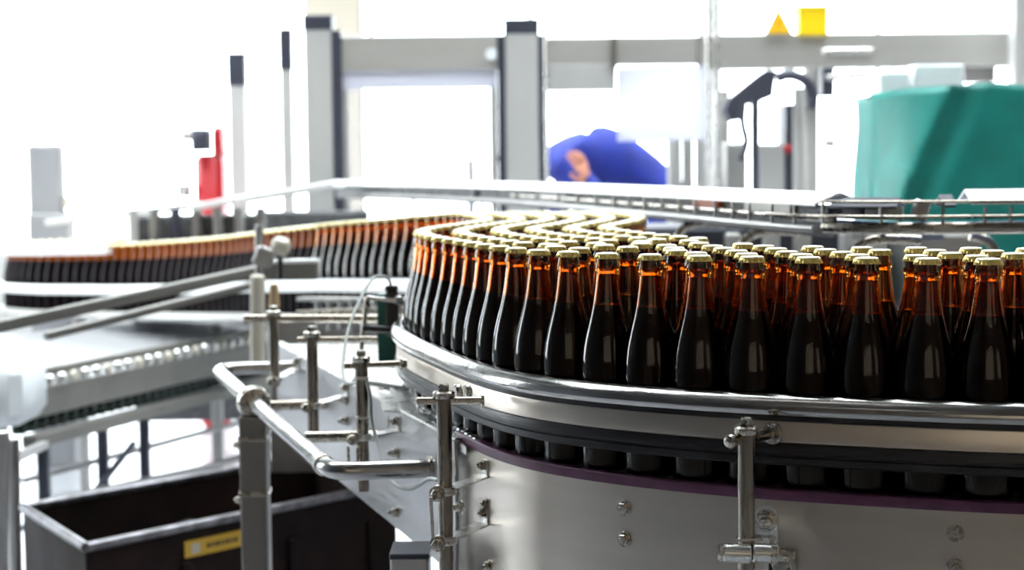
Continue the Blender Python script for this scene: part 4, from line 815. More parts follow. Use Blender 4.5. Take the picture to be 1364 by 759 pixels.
fpost(672, 717, 25, 7.6, 'wide grey enclosure post with black end cap, in the middle of the picture', .034, .028)
fpost(372, 387, 38, 8.4, 'narrow grey enclosure post just left of the big left post', 0, .0, ch=.20)
fpost(303, 325, 70, 9.9, 'distant grey enclosure post beside the red equipment', 0, 0, ch=.19)
def beam(x0, x1, y0, y1, Y, label, m='aluminium', th=.09):
    a = at(x0, y0, Y); b = at(x1, y1, Y)
    e = empty('frame_beam', ((a.x+b.x)/2, Y, b.z), label, 'beam')
    MB().box((a.x, Y, b.z), (b.x, Y+th, a.z), .005).build('beam_profile', m, e, 30)
    return e, a, b
e1, a, b = beam(452, 664, 48, 92, 7.62, 'grey top beam between the two large posts')
MB().lathe([(.028, 0), (.028, .01)], at(655, 72, 7.615), (0, -1, 0), 20).build('round_fitting', 'white_plastic', e1, 30)
e2, a, b = beam(726, 944, 50, 85, 7.62, 'grey top beam right of the middle post')
MB().box((a.x, 7.62, a.z-.235), (at(820, 50, 7.62).x, 7.70, a.z-.12), .004).build('lower_profile', 'frame_grey', e2, 30)
for px in (817, 933):
    q = at(px, 50, 7.6); MB().box((q.x-.014, 7.59, a.z-.14), (q.x+.014, 7.62, a.z-.002)).build('beam_joint', 'steel_dull', e2, 0)
e3, a, b = beam(944, 1356, 46, 88, 7.45, 'long grey top beam above the robot and the teal cover')
MB().obox(at(1130, 68, 7.44), (.11, .006, .012), None, .004).build('beam_glint', 'steel_bright', e3, 30)  # bright bar added as the streak of glare along the beam
fq = at(1284, 88, 7.5); tag(MB().box((fq.x, 7.5, fq.z-.07), (fq.x+.14, 7.6, fq.z), .004).build('beam_bracket', 'steel_dull', smooth=30), 'short grey bracket under the right end of the top beam', 'bracket')
fq = at(1356, 0, 7.0); tag(MB().box((fq.x-.01, 7.0, 0), (fq.x+.12, 7.1, 2.4), .004).build('corner_post', 'frame_grey', smooth=30), 'grey corner post cut by the right picture edge', 'post')
# guards (polycarbonate sheets)
a = at(455, 94, 7.66); b = at(664, 246, 7.66)
g = empty('guard_window', ((a.x+b.x)/2, 7.66, b.z), 'clear machine guard pane between the two large posts', 'guard pane')
MB().box((a.x, 7.66, b.z-.3), (b.x, 7.668, a.z)).build('guard_pane', 'clear_guard', g, 0)
MB().box((a.x, 7.64, a.z-.085), (b.x, 7.655, a.z)).build('header_strip', 'pale_sheet', g, 0)
MB().box((a.x+.0, 7.64, b.z-.3), (a.x+.03, 7.66, a.z-.085)).build('edge_profile', 'frame_grey', g, 0)
MB().box((b.x-.035, 7.64, b.z-.3), (b.x, 7.66, a.z-.085)).build('edge_profile', 'frame_grey', g, 0)
a = at(822, 90, 7.5); b = at(940, 187, 7.5)
tag(MB().box((a.x, 7.5, b.z), (b.x, 7.51, a.z)).build('frosted_panel', 'frosted_guard', smooth=0), 'pale frosted plastic panel hanging under the top beam', 'panel')
a = at(330, 108, 8.6); b = at(402, 250, 8.6)
tag(MB().box((a.x, 8.6, 0), (b.x, 8.61, a.z)).build('side_guard', 'clear_guard', smooth=0), 'clear guard pane left of the big left post', 'guard pane')
for px0, px1, lab in ((724, 729, 'thin upright rod just right of the middle post'), (940, 946, 'left one of two slim steel rods before the robot'), (953, 957, 'right one of two slim steel rods before the robot')):
    a = at(px0, 0, 7.3); b = at(px1, 0, 7.3)
    tag(MB().cyl(((a.x+b.x)/2, 7.3, .0), ((a.x+b.x)/2, 7.3, 2.5), max((b.x-a.x)/2, .006), 12).build('upright_rod', 'steel_bright'), lab, 'rod')
a = at(490, 0, 11.5); b = at(497, 0, 11.5)
tag(MB().box((a.x, 11.5, at(490, 45, 11.5).z-.3), (b.x, 11.54, ZC)).build('red_pipe', 'red_paint', smooth=0), 'thin red pipe hanging down from the ceiling', 'pipe')
# distant small machinery seen through the guard
for (x0, x1, y0, y1, Y, m_, lab) in ((621, 633, 212, 240, 10.5, 'aluminium', 'small grey box far behind the guard pane'), (546, 552, 176, 240, 10.0, 'pale_sheet', 'faint pale rod far behind the guard pane'), (640, 644, 155, 195, 10.0, 'pale_sheet', 'faint short bar far behind the guard pane')):
    a = at(x0, y0, Y); b = at(x1, y1, Y)
    tag(MB().box((a.x, Y, 0), (b.x, Y+.08, a.z), .002).build('distant_fitting', m_, smooth=30), lab, 'fitting')

# warning triangle and yellow box on the beam
Y = 7.42
p0, p1, p2 = at(1019, 46, Y), at(1056, 46, Y), at(1037, 9, Y)
ws = empty('warning_sign', (p0.lerp(p1, .5)), 'yellow triangular warning sign standing on the top beam', 'sign')
MB().extrude([p0, p1, p2], (0, .006, 0)).build('sign_plate', 'sign_black', ws, 0)
cen = (p0+p1+p2)/3
MB().extrude([cen+(q-cen)*.90+Vector((0, -.0015, 0)) for q in (p0, p1, p2)], (0, .002, 0)).build('sign_face', 'yellow_sign', ws, 0)
bl = [(.004, .036), (-.013, .0), (-.001, .003), (-.008, -.028), (.012, .009), (.001, .006), (.012, .036)]
MB().extrude([cen+Vector((x*.8, -.003, z*.8)) for x, z in bl], (0, .001, 0)).build('bolt_symbol', mat('sign_orange', (.75, .33, .0), 0, .5), ws, 0)
a = at(1064, 10, Y); b = at(1103, 47, Y)
yb = empty('yellow_box', (a.x, Y, b.z), 'square yellow box standing on the top beam', 'box')
MB().box((a.x, Y, b.z), (b.x, Y+.1, a.z), .006).build('box_body', 'yellow_box', yb, 30)
MB().box((a.x-.004, Y-.004, a.z-.012), (b.x+.004, Y+.104, a.z+.008), .003).build('box_lid', 'yellow_box', yb, 30)

# ------------------------------------------------------------------ robot / filling machinery
rb = empty('robot_arm', (at(1085, 240, 7.0).x, 7.0, 0), 'black jointed machine arm on a grey column left of the teal cover', 'machine')
Y = 7.0
def Q(px, py, y=7.0): return at(px, py, y)
MB().extrude([Q(966, 146), Q(972, 132), Q(1022, 93), Q(1034, 94), Q(1030, 128), Q(1008, 137), Q(990, 140), Q(985, 160), Q(974, 162)], (0, .16, 0)).build('upper_arm', 'dark_profile', rb, 0)
MB().cyl(Q(1006, 132), Vector((Q(1006, 240).x, 7.0, .6)), .018, 14).build('black_strut', 'dark_profile', rb)
MB().tube(chaikin([Q(990, 140), Q(988, 165), Q(996, 190), Q(985, 214)], 2), .014, 10).build('hose', 'dark_profile', rb)
MB().tube(chaikin([Q(1034, 104), Q(1052, 98), Q(1074, 106), Q(1084, 126), Q(1082, 145)], 2), .022, 12).build('bent_arm', 'dark_profile', rb)
MB().cyl((Q(1083, 240).x, 7.05, 0), (Q(1083, 240).x, 7.05, Q(1083, 90).z), .030, 18).build('column', 'aluminium', rb)
MB().cyl((Q(1070, 240).x, 7.12, 0), (Q(1070, 240).x, 7.12, Q(1070, 115).z), .022, 16).build('column', 'frame_grey', rb)
MB().box((Q(1096, 0).x, 7.0, Q(0, 140).z), (Q(1112, 0).x, 7.1, Q(0, 102).z), .004).build('joint_box', 'dark_profile', rb, 30)
MB().cyl(Q(1100, 104), Q(1200, 96), .014, 12).build('dark_pipe', 'steel_dull', rb)
MB().cyl(Q(1098, 190), Q(1112, 190), .02, 12).build('valve', 'steel_dull', rb)
kc = empty('steel_cabinet', (Q(1028, 240).x, 7.2, 0), 'grey steel cabinet with a red button below the black arm', 'cabinet')
a = Q(1012, 192, 7.2); b = Q(1046, 245, 7.2)
MB().box((a.x, 7.2, 0), (b.x, 7.4, a.z), .006).build('cabinet_body', 'frame_grey', kc, 30)
MB().box((b.x, 7.2, 0), (Q(1062, 0, 7.2).x, 7.4, Q(0, 150, 7.2).z), .004).build('dark_side', 'dark_profile', kc, 30)
MB().lathe([(.014, 0), (.018, .008), (.012, .016)], Q(1049, 198, 7.19), (0, -1, 0), 16).build('red_button', 'red_paint', kc)
for px, py, r, m_, lab in ((898, 186, .034, 'frame_grey', 'leftmost of four upright steel cylinders behind the blue worker'), (916, 184, .026, 'aluminium', 'second upright steel cylinder behind the blue worker'), (934, 184, .028, 'frame_grey', 'third upright steel cylinder behind the blue worker'), (962, 120, .034, 'aluminium', 'tall upright steel cylinder left of the black arm')):
    q = at(px, py, 7.9); tag(MB().cyl((q.x, 7.9, 0), (q.x, 7.9, q.z), r, 18, bev=.004).build('steel_cylinder', m_), lab, 'cylinder')
q = at(980, 205, 7.6); tag(MB().box((q.x-.05, 7.6, 0), (q.x+.05, 7.7, q.z+.05), .01).build('valve_block', 'steel_dull', smooth=30), 'dark grey valve block beneath the black arm', 'block')

# ------------------------------------------------------------------ teal cover over a machine
Y0 = 5.0
x0 = at(1181, 200, Y0).x; x1 = 2.6; ztop = at(1270, 112, Y0).z; zb = .55
NU, NV = 100, 44; vs = []; fs = []
for j in range(NV+1):
    v = j/NV
    for i in range(NU+1):
        u = i/NU; x = x0+(x1-x0)*u
        top = ztop-.022*max(0, 1-u/.12)+.004*math.sin(u*40)
        z = top+(zb-top)*v
        edge = max(.13-.32*v, .012)
        if u < edge: y = Y0+.20*(1-u/edge)*(1-.3*v)-.02*math.sin(PI*u/edge)
        else:
            w = u-edge
            y = Y0+.055*math.sin(PI*min(w/.07, 1))*(.4+v)*math.exp(-w*3)-.035*math.exp(-((w-.17-.25*v)/.05)**2)*(.25+v)
            y += .030*math.sin(w*17-5*v)*(.15+.9*v)+.010*math.sin(w*47+9*v)*v
        vs.append((x, y, z))
for j in range(NV):
    for i in range(NU): a_ = j*(NU+1)+i; fs.append((a_, a_+1, a_+NU+2, a_+NU+1))
tc_ = MB(); tc_.add(vs, fs)
# top sheet
k0 = len(tc_.v); tv = []
for j in range(8):
    for i in range(NU+1):
        b_ = vs[i]; tv.append((b_[0], b_[1]+j*.04, b_[2]+.004*math.sin(j*1.3+i*.2)-.001*j))
tf = [(j*(NU+1)+i, (j+1)*(NU+1)+i, (j+1)*(NU+1)+i+1, j*(NU+1)+i+1) for j in range(7) for i in range(NU)]
tc_.add(tv, tf)
# left side sheet
sv = []
for j in range(NV+1):
    for i in range(8):
        b_ = vs[j*(NU+1)]; sv.append((b_[0]+.008*math.sin(i+j*.3), b_[1]+i*.04, b_[2]))
sf = [(j*8+i, (j+1)*8+i, (j+1)*8+i+1, j*8+i+1) for j in range(NV) for i in range(7)]
tc_.add(sv, sf)
tco = tc_.build('tarpaulin', 'teal_cloth', None, 80, base=(x0, Y0, zb))
sol = tco.modifiers.new('solidify', 'SOLIDIFY'); sol.thickness = .004
tag(tco, 'teal green cloth cover draped over a machine at the right', 'cover')
cm = empty('covered_machine', (2.0, 5.2, 0), 'machine body hidden under the teal cloth', 'machine')
MB().box((x0+.04, 5.21, 0), (2.55, 5.26, ztop-.06), .02).build('machine_body', 'frame_grey', cm, 30)
for px0, px1, py0, lab in ((1172, 1212, 96, 'narrow pale cabinet whose top shows over the left of the teal cover'), (1218, 1284, 86, 'wide pale cabinet whose top shows above the teal cover')):
    a = at(px0, py0, 5.45); b = at(px1, 112, 5.45)
    tag(MB().box((a.x, 5.45, 0), (b.x, 5.6, a.z), .006).build('pale_cabinet', 'white_plastic', smooth=30), lab, 'cabinet')
# ------------------------------------------------------------------ left background
a = at(35, 193, 7.9); b = at(83, 290, 7.9)
gc = empty('grey_column', ((a.x+b.x)/2, 7.9, 0), 'plain grey rectangular column inside the far left conveyor bend', 'column')
MB().box((a.x, 7.9, 0), (b.x-.005, 8.0, a.z), .012).build('column_body', 'column_grey', gc, 30)
MB().box((a.x, 7.88, 0), (b.x+.03, 8.02, at(60, 284, 7.9).z), .01).build('column_foot', 'column_grey', gc, 30)
MB().box(tuple(at(83, 262, 7.9)), tuple(at(96, 276, 8.0)), .004).build('side_box', 'cream_plastic', gc, 30)
rq = empty('red_machine', (at(277, 230, 9.0).x, 9.0, 0), 'red machine housing with black head near the left background post', 'machine')
a = at(256, 206, 9.0); b = at(296, 262, 9.0)
MB().box((a.x+.01, 9.0, .0), (b.x, 9.25, a.z), .03).build('red_housing', 'red_paint', rq, 40)
MB().box((at(278, 0, 9.0).x, 9.0, a.z-.02), (b.x, 9.2, at(285, 168, 9.0).z), .02).build('red_top', 'red_paint', rq, 40)
a = at(257, 172, 8.98); b = at(280, 201, 8.98)
MB().box((a.x, 8.9, b.z), (b.x, 9.05, a.z), .012).build('black_head', 'dark_profile', rq, 40)
MB().cyl(at(243, 180, 8.98), at(258, 180, 8.98), .028, 16, bev=.004).build('head_lens', 'steel_dull', rq)
MB().box(tuple(at(236, 246, 8.98)), tuple(at(256, 262, 9.1)), .004).build('grey_block', 'frame_grey', rq, 30)
# descending white covers on the left
for nm, p, q, w, lab in (('white_cover_strip', (72, 296, 7.7), (262, 274, 7.5), .16, 'bright white cover strip left of the red machine'), ('white_cover_strip', (262, 276, 7.2), (326, 264, 7.2), .16, 'short white cover strip below the red machine'), ('white_cover_strip', (326, 266, 7.1), (452, 245, 7.0), .14, 'white cover strip rising to the enclosure corner')):
    P, R_ = at(*p), at(*q)
    m = MB(); m.bar(P, R_, w, .028, .004); tag(m.build(nm, 'white_cover', smooth=30), lab, 'cover')
lm = empty('bend_machinery', (-1.7, 7.6, .6), 'dark grey machinery inside the far left conveyor bend', 'machine')
MB().box((-1.62, 7.26, .3), (-1.0, 7.36, 1.18), .01).build('inner_cabinet', 'web_grey', lm, 30)
for i in range(7):
    x = -1.60+i*.09; MB().cyl((x, 7.23, .85), (x, 7.23, 1.21), .022, 10).build('roller', random.choice(['steel_dull', 'frame_grey', 'dark_profile']), lm)
MB().box((-1.0, 6.9, .5), (-.58, 6.98, 1.20), .01).build('cross_wall', 'web_grey', lm, 30)

# clutter of rollers below the bright far rail (x 400-540, y 390-450)
rl = empty('roller_bed', (-.4, 4.0, .9), 'bed of short grey rollers between the posts, under the far rail', 'rollers')
for i in range(9):
    p = at(425+i*15, 404+(i % 2)*3, 4.15-.03*i)
    MB().cyl(p+Vector((0, 0, -.06)), p+Vector((.0, 0, .012)), .010, 10).build('roller_pin', 'steel_dull', rl)
MB().bar(at(400, 418, 4.0), at(545, 412, 3.75), .03, .016, .002).build('roller_rail', 'steel_tube', rl)
MB().bar(at(400, 398, 4.2), at(545, 400, 3.95), .03, .010, .002).build('roller_rail', 'aluminium', rl)
tag(MB().box((-.62, 4.3, .6), (-.2, 4.36, .99), .004).build('end_wall_plate', 'steel_dull', smooth=30), 'dull steel plate closing the conveyor below the far rail', 'plate')

# ------------------------------------------------------------------ slatted chain conveyor, lower left
ZS = .77
F1, F2, B2, B1 = Vector((-1.46, 4.95)), Vector((-.93, 6.40)), Vector((-1.28, 6.95)), Vector((-1.96, 6.25))
sc_ = empty('slat_conveyor', (-1.4, 5.8, 0), 'lower slatted steel conveyor shining white at the left', 'conveyor')
NSL = 44
for i in range(NSL):
    t0, t1 = i/NSL, (i+.86)/NSL
    a, b = F1.lerp(F2, t0), F1.lerp(F2, t1); c, d = B1.lerp(B2, t1), B1.lerp(B2, t0)
    MB().prism([tuple(a), tuple(b), tuple(c), tuple(d)], ZS-.008, ZS).build('slat', 'slat_steel', sc_, 0)
def V3(p, z): return Vector((p.x, p.y, z))
FD = (F2-F1).normalized(); FN = Vector((FD.y, -FD.x))   # towards the camera side
MB().bar(V3(F1+FN*.02, ZS+.006), V3(F2+FN*.02, ZS+.006), .014, .022, .002).build('guide_edge', 'frame_beige', sc_, 30)
MB().bar(V3(F1+FN*.05, ZS-.075), V3(F2+FN*.05, ZS-.075), .012, .085, .002).build('side_frame', 'frame_beige', sc_, 30)
for i in range(26):
    p = F1.lerp(F2, (i+.5)/26)+FN*.062
    MB().cyl(V3(p, ZS-.012), V3(p+FN*.02, ZS-.012), .016, 10, bev=.003).build('chain_roller', 'steel_bright' if i % 3 else 'cream_plastic', sc_)
MB().bar(V3(F1+FN*.05, .585), V3(F2+FN*.05, .585), .05, .035, .003).build('lower_beam', 'frame_beige', sc_, 30)
MB().bar(V3(F1+FN*.03, .33), V3(F2+FN*.03, .33), .03, .02, .003).build('brace', 'dark_profile', sc_, 30)
for px in (62, 140, 197):
    r = unproject(px, 600)
    best = min((abs(q.x/q.y-r.x/r.y), i) for i, q in enumerate([F1.lerp(F2, k/200)+FN*.05 for k in range(-20, 200)]))
    p = F1.lerp(F2, (best[1]-20)/200)+FN*.04
    MB().box((p.x-.016, p.y-.016, 0), (p.x+.016, p.y+.016, .57), .003).build('leg', 'dark_profile', sc_, 30)
p = F2+FN*.04; MB().box((p.x-.02, p.y-.02, 0), (p.x+.02, p.y+.02, .57), .003).build('leg', 'dark_profile', sc_, 30)
MB().box((F1.x-.06, F1.y-.05, .40), (F1.x-.02, F1.y+.0, .80), .003).build('end_upright', 'frame_beige', sc_, 30)
MB().bar(V3(F1+FN*.06, .22), V3(F1.lerp(F2, .35)+FN*.06, .50), .016, .016).build('diagonal_brace', 'dark_profile', sc_, 30)
# dark green bottles on the lower tier
gp0 = empty('small_green_bottle', (0, 0, 0), 'small dark green bottle in the row under the slatted conveyor', 'bottle', 'green bottles under the slatted conveyor')
gb1 = ring_lathe([(0, 0), (.021, .001), (.023, .006), (.023, .066), (.018, .082), (.011, .098), (.010, .108), (0, .108)], 14).build('glass_body', 'dark_green_glass', gp0, 50)
gb2 = ring_lathe([(0, .108), (.013, .108), (.0125, .120), (.010, .123), (0, .123)], 14).build('cap', 'brown_cap', gp0, 50)
NG = 30
ORD2 = ORD+['twenty-fifth', 'twenty-sixth', 'twenty-seventh', 'twenty-eighth', 'twenty-ninth', 'thirtieth']
for i in range(NG):
    r = gp0; 
    if i:
        r = gp0.copy(); COL.objects.link(r)
        for q in (gb1, gb2): c = q.copy(); COL.objects.link(c); c.parent = r
    p = F1.lerp(F2, (i+.5)/NG); r.location = (p.x, p.y, .603); r['label'] = 'small dark green bottle under the slatted conveyor, %s from the left' % ORD2[i]
# rolling frame and pale panel at the left edge
wp = empty('white_panel_box', at(10, 560, 4.6), 'white plastic tray end at the left picture edge', 'tray')
a = at(-30, 486, 4.6); b = at(27, 570, 4.6)
MB().box((a.x, 4.6, b.z), (b.x, 4.9, a.z), .03).build('tray_body', 'white_plastic', wp, 40)
MB().box((a.x, 4.65, 0), (a.x+.05, 4.7, b.z), .004).build('leg', 'frame_grey', wp, 30)
ul = empty('pipe_stand', (at(22, 700, 4.2).x, 4.2, 0), 'grey pipe stand at the lower left edge', 'stand')
MB().cyl((at(18, 700, 4.2).x, 4.2, 0), (at(18, 600, 4.2).x, 4.2, at(18, 585, 4.2).z), .016, 12).build('pole', 'steel_dull', ul)
MB().cyl((at(-20, 700, 3.5).x, 3.5, 0), (at(2, 600, 3.5).x, 3.5, at(2, 575, 3.5).z), .018, 12).build('pole', 'steel_dull', ul)
MB().bar(at(20, 610, 4.2), at(60, 592, 4.6), .02, .02).build('cross_arm', 'steel_dull', ul, 30)
# low machinery on floor, left middle (blurred rails)
for p, q, lab in (((30, 640, 5.3), (330, 560, 6.2), 'thin dark rail running low behind the bin'), ((60, 668, 5.0), (330, 610, 5.9), 'second thin grey rail low behind the bin')):
    tag(MB().bar(at(*p), at(*q), .02, .016).build('low_rail', 'steel_dull', smooth=30), lab, 'rail')

# ------------------------------------------------------------------ bin
ZR = .57
c0 = Vector((-.915, 3.60)); c1 = Vector((-.30, 4.29)); c3 = Vector((-1.175, 4.04)); c2 = c1+(c3-c0)
bn = empty('waste_bin', (-.75, 3.95, 0), 'rusty dark steel bin with a yellow label in the lower left', 'bin')
def wall(p, q, th, z0, z1, nm, m_):
    d = (q-p).normalized(); n = Vector((-d.y, d.x))*th
    return MB().prism([tuple(p), tuple(q), tuple(q+n), tuple(p+n)], z0, z1).build(nm, m_, bn, 0)
wall(c0, c1, .006, .1, ZR-.01, 'front_wall', 'bin_rust'); wall(c3, c0, .006, .1, ZR-.01, 'side_wall', 'bin_rust')
wall(c1, c2, .006, .1, ZR-.01, 'side_wall', 'bin_rust'); wall(c2, c3, .006, .1, ZR-.01, 'rear_wall', 'bin_rust')
MB().prism([tuple(c0), tuple(c1), tuple(c2), tuple(c3)], .1, .115).build('bottom', 'bin_rust', bn, 0)
for p, q in ((c0, c1), (c3, c0), (c1, c2), (c2, c3)):
    MB().cyl(V3(p, ZR), V3(q, ZR), .011, 12).build('rim', 'rim_steel', bn)
for t in (.28, .62, .9):
    p = c0.lerp(c1, t); d = (c1-c0).normalized(); n = Vector((d.y, -d.x))
    MB().obox(V3(p+n*.006, .30), (.012, .006, .19), Matrix.Rotation(math.atan2(d.y, d.x), 3, 'Z'), .002).build('rib', 'bin_rust', bn, 30)
for p in (c0, c1, c2, c3):
    cc = (c0+c1+c2+c3)/4; p = p.lerp(cc, .15)
    MB().cyl(V3(p, .05)+Vector((0, -.015, 0)), V3(p, .05)+Vector((0, .015, 0)), .05, 16, bev=.004).build('wheel', 'black_plastic', bn)
    MB().box((p.x-.02, p.y-.02, .09), (p.x+.02, p.y+.02, .102)).build('caster', 'steel_dull', bn, 0)
# black sacks filling the bin
sk = MB(); cen = (c0+c1+c2+c3)/4
NSx = 26; vs = []; fs = []
for j in range(NSx):
    for i in range(NSx):
        u, v = (i+.5)/NSx, (j+.5)/NSx
        u2, v2 = .03+.94*i/(NSx-1), .04+.92*j/(NSx-1)
        p = c0.lerp(c1, u2).lerp(c3.lerp(c2, u2), v2)
        e_ = min(u2, 1-u2, v2*.6, (1-v2)*.6)
        z = .33+.10*v2+.03*math.sin(9*u2+4*v2)+.02*math.sin(23*u2-11*v2)
        vs.append((p.x, p.y, z))
for j in range(NSx-1):
    for i in range(NSx-1): a_ = j*NSx+i; fs.append((a_, a_+1, a_+NSx+1, a_+NSx))
sk.add(vs, fs); tag(sk.build('bin_liner', 'bin_black', None, 80), 'black liner sagging inside the rusty bin', 'liner')
# yellow label on the front wall
d = (c1-c0).normalized(); n = Vector((d.y, -d.x)); n3 = Vector((n.x, n.y, 0))
La = on_plane(246, 735, V3(c0+n*.002, 0), n3); Lb = on_plane(330, 712, V3(c0+n*.002, 0), n3)
zl = (La.z+Lb.z)/2; hh = .019; t3 = Vector((d.x, d.y, 0))
La.z = Lb.z = zl
Mz = Matrix((t3, -n3, Vector((0, 0, 1)))).transposed(); LL = (Lb-La).length
lo = (La+Lb)/2
MB().obox(lo, (LL/2, .001, hh), Mz).build('yellow_label', 'label_yellow', bn, 0)
MB().obox(La+t3*.03+n3*.0015-Vector((0, 0, .001)), (.012, .0006, .011), Mz).build('label_mark', 'label_logo', bn, 0)
x = .062
for w_ in (.010, .007, .012, .008, .011, .006, .010, .0, .0, .010, .008, .009):
    if w_:
        MB().obox(La+t3*(x+w_/2)+n3*.0015, (w_/2, .0006, .0048), Mz).build('label_letter', 'sign_black', bn, 0)
    x += w_+.004

# small steel box below the side plate
a = at(519, 740, 2.28); b = at(575, 775, 2.28)
sb = empty('support_box', (a.x, 2.28, b.z-.02), 'small square steel tube end below the side plate', 'tube')
MB().box((a.x, 2.28, b.z-.02), (b.x-.004, 2.36, a.z), .003).build('box_tube', 'steel_side', sb, 30)
MB().box((a.x-.001, 2.279, a.z-.006), (b.x-.003, 2.361, a.z+.002), .002).build('end_cap', 'dark_profile', sb, 30)

# ------------------------------------------------------------------ conveyor legs (keep the front structure standing)
for x, y in ((.3, 2.15), (1.2, 2.05), (.05, 2.6), (1.2, 2.3)):
    MB().box((x-.03, y-.03, 0), (x+.03, y+.03, .955), .004).build('leg', 'steel_side', cp, 30)
for x, y, z in ((-.45, 5.2, .90), (-1.1, 6.3, .80), (-1.8, 7.1, .76), (.05, 3.6, .955)):
    MB().box((x-.02, y-.02, 0), (x+.02, y+.02, z), .004).build('leg', 'frame_grey', fr, 30)

# ------------------------------------------------------------------ worker in blue, bending behind the middle post
wk = empty('person', (.62, 8.75, .30), 'person in a blue work jacket bending forward behind the middle post', 'person')
wk['_o'] = (0, 0, 0); wk.location = (0, 0, 0)
def skin(name, verts, edges, m_, parent, sub=2, root=0):
    me = bpy.data.meshes.new(name); me.from_pydata([v[:3] for v in verts], edges, [])
    o = bpy.data.objects.new(name, me); COL.objects.link(o); o.parent = parent
    s = o.modifiers.new('skin', 'SKIN'); s.use_smooth_shade = True
    for i, v in enumerate(verts):
        r = v[3]; me.skin_vertices[0].data[i].radius = r if isinstance(r, tuple) else (r, r)
        me.skin_vertices[0].data[i].use_root = (i == root)
    ss = o.modifiers.new('sub', 'SUBSURF'); ss.levels = sub; ss.render_levels = sub
    me.materials.append(MATS[m_])
    return o
BY = 8.5
V = [(.70, BY+.10, 1.40, .19),       # 0 pelvis
     (.54, BY+.06, 1.42, .18),      # 1 waist
     (.38, BY+.02, 1.405, .18),     # 2 chest
     (.25, BY, 1.41, .165),         # 3 shoulders
     (.14, BY-.02, 1.41, .065),       # 4 neck
     (.27, BY-.19, 1.36, .08),      # 5 near shoulder
     (.47, BY-.26, 1.17, .058),      # 6 near elbow
     (.37, BY-.30, 1.30, .042),      # 7 near wrist sleeve
     (.30, BY+.19, 1.37, .075),      # 8 far shoulder
     (.24, BY+.24, 1.12, .055),      # 9 far elbow
     (.10, BY+.12, .98, .042),       # 10 far wrist
     (.78, BY-.02, 1.20, .11),       # 11 hip near
     (.70, BY-.04, .80, .080),       # 12 knee near
     (.76, BY-.02, .42, .055),       # 13 ankle near
     (.82, BY+.22, 1.20, .11),       # 14 hip far
     (.86, BY+.22, .80, .080),       # 15 knee far
     (.92, BY+.24, .42, .055)]       # 16 ankle far
Ed = [(0, 1), (1, 2), (2, 3), (3, 4), (3, 5), (5, 6), (6, 7), (3, 8), (8, 9), (9, 10), (0, 11), (11, 12), (12, 13), (0, 14), (14, 15), (15, 16)]
skin('work_clothes', V, Ed, 'blue_cloth', wk)
# near hand: palm and five fingers resting on the sleeve side
w = Vector((.372, BY-.30, 1.295))
hd = Vector((-.35, -.05, .75)).normalized()
hv = [(w.x, w.y, w.z, .026)]
pm = w+hd*.06
hv.append((pm.x, pm.y, pm.z, (.040, .020)))
tips = []
ed = [(0, 1)]
sx = Vector((.75, 0, .35)).normalized()
for k, (o_, L) in enumerate(((-.026, .066), (-.009, .078), (.009, .074), (.026, .058))):
    k0 = pm+hd*.03+sx*o_; k1 = k0+hd*L*.5+Vector((-.003, 0, 0)); k2 = k1+hd*L*.5+Vector((-.012, .004, -.004))
    b = len(hv); hv += [(k0.x, k0.y, k0.z, .0105), (k1.x, k1.y, k1.z, .0095), (k2.x, k2.y, k2.z, .008)]; ed += [(1, b), (b, b+1), (b+1, b+2)]
t0 = w+hd*.025-sx*.03; t1 = t0-sx*.025+hd*.02; t2_ = t1+hd*.03-sx*.006
b = len(hv); hv += [(t0.x, t0.y, t0.z, .013), (t1.x, t1.y, t1.z, .011), (t2_.x, t2_.y, t2_.z, .009)]; ed += [(0, b), (b, b+1), (b+1, b+2)]
skin('hand', hv, ed, 'skin', wk, 2)
w = Vector((.10, BY+.12, .98)); hd = Vector((-.7, -.2, -.5)).normalized(); sx = Vector((0, 1, 0))
hv = [(w.x, w.y, w.z, .026)]; pm = w+hd*.06; hv.append((pm.x, pm.y, pm.z, (.02, .036))); ed = [(0, 1)]
for o_, L in ((-.026, .066), (-.009, .078), (.009, .074), (.026, .058)):
    k0 = pm+hd*.03+sx*o_; k1 = k0+hd*L*.5; k2 = k1+hd*L*.4+Vector((0, 0, -.014))
    b = len(hv); hv += [(k0.x, k0.y, k0.z, .0105), (k1.x, k1.y, k1.z, .0095), (k2.x, k2.y, k2.z, .008)]; ed += [(1, b), (b, b+1), (b+1, b+2)]
t0 = w+hd*.025-sx*.03; t1 = t0-sx*.025+hd*.02
b = len(hv); hv += [(t0.x, t0.y, t0.z, .013), (t1.x, t1.y, t1.z, .010)]; ed += [(0, b), (b, b+1)]
skin('hand', hv, ed, 'skin', wk, 2)
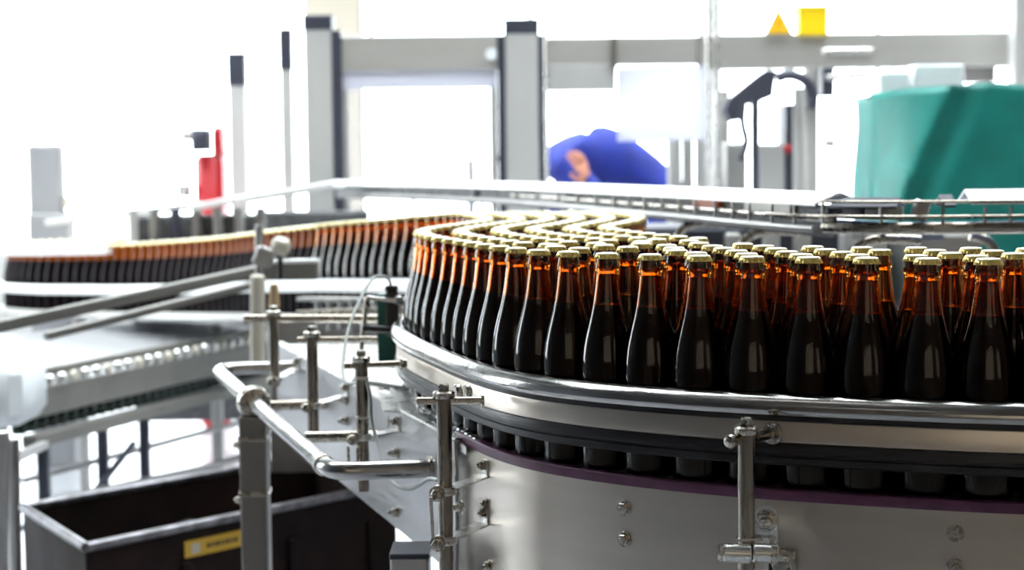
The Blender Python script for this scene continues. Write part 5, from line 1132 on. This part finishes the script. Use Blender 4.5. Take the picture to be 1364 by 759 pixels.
# head (faces left and down), centre behind the post
hc = Vector((.045, BY-.03, 1.38)); fd = Vector((-.80, -.15, -.58)).normalized(); up = Vector((-.58, .0, .81)); up = (up-fd*up.dot(fd)).normalized(); rt = fd.cross(up)
def H(f, u, s): return hc+fd*f+up*u+rt*s
hm = MB(); vs = []; fs = []; nA_, nB_ = 20, 14
for j in range(nB_+1):
    th = PI*j/nB_
    for i in range(nA_):
        ph = 2*PI*i/nA_
        u = math.cos(th)*.118; rr = math.sin(th)
        f = rr*math.cos(ph)*.095; s_ = rr*math.sin(ph)*.075
        if u < -.03: f *= .92; s_ *= 1-.25*min(1, (-.03-u)/.09)
        if f > 0 and abs(s_) < .02 and -.035 < u < .02: f += .018*(1-abs(s_)/.02)*(1-abs(u+.01)/.03 if abs(u+.01) < .03 else 0)
        vs.append(H(f, u, s_))
for j in range(nB_):
    for i in range(nA_): fs.append((j*nA_+i, j*nA_+(i+1) % nA_, (j+1)*nA_+(i+1) % nA_, (j+1)*nA_+i))
hm.add(vs, fs); hd_o = hm.build('head', 'skin', wk, 80)
MB().lathe([(.004, 0), (.012, .006), (.012, .018), (.004, .026)], H(.085, -.022, 0), fd*.3-up, 10).build('nose', 'skin', hd_o)
MB().obox(H(.088, -.062, 0), (.022, .006, .004), Matrix((rt, fd, up)).transposed(), .002).build('mouth', mat('lips', (.45, .14, .11), 0, .5), hd_o)
for s_ in (-1, 1):
    MB().lathe([(.001, -.012), (.009, -.008), (.012, 0), (.009, .008), (.001, .012)], H(.080, .0, s_*.030), fd, 12).build('eye', 'eye_white', hd_o)
    MB().lathe([(.005, 0), (.005, .002)], H(.0915, .0, s_*.030), fd, 10).build('iris', 'sign_black', hd_o)
    MB().lathe([(.006, -.006), (.026, -.004), (.028, .002), (.012, .006)], H(-.005, -.005, s_*.074), rt*s_, 14).build('ear', 'skin', hd_o)
hr_ = MB(); vs = []; fs = []
for j in range(9):
    th = PI*.62*j/8
    for i in range(nA_):
        ph = 2*PI*i/nA_; u = math.cos(th)*.128; rr = math.sin(th); f = rr*math.cos(ph)*.104; s_ = rr*math.sin(ph)*.083
        if f > .03 and u < .06: f = .03+.0*(f-.03); u = max(u, .045)
        vs.append(H(f-.006, u+.002, s_))
for j in range(8):
    for i in range(nA_): fs.append((j*nA_+i, j*nA_+(i+1) % nA_, (j+1)*nA_+(i+1) % nA_, (j+1)*nA_+i))
hr_.add(vs, fs); hr_.build('hair', 'hair', wk, 80)
for x, y in ((.74, BY-.03), (.90, BY+.23)):
    MB().obox((x-.03, y, .345), (.13, .048, .045), None, .02).build('shoe', 'shoe', wk, 40)
tag(MB().box((.45, BY-.3, 0), (1.15, BY+.5, .30), .01).build('step_platform', 'steel_dull', smooth=30), 'low steel platform the bending person stands on', 'platform')

for o in list(COL.objects):
    if '_o' in o: del o['_o']
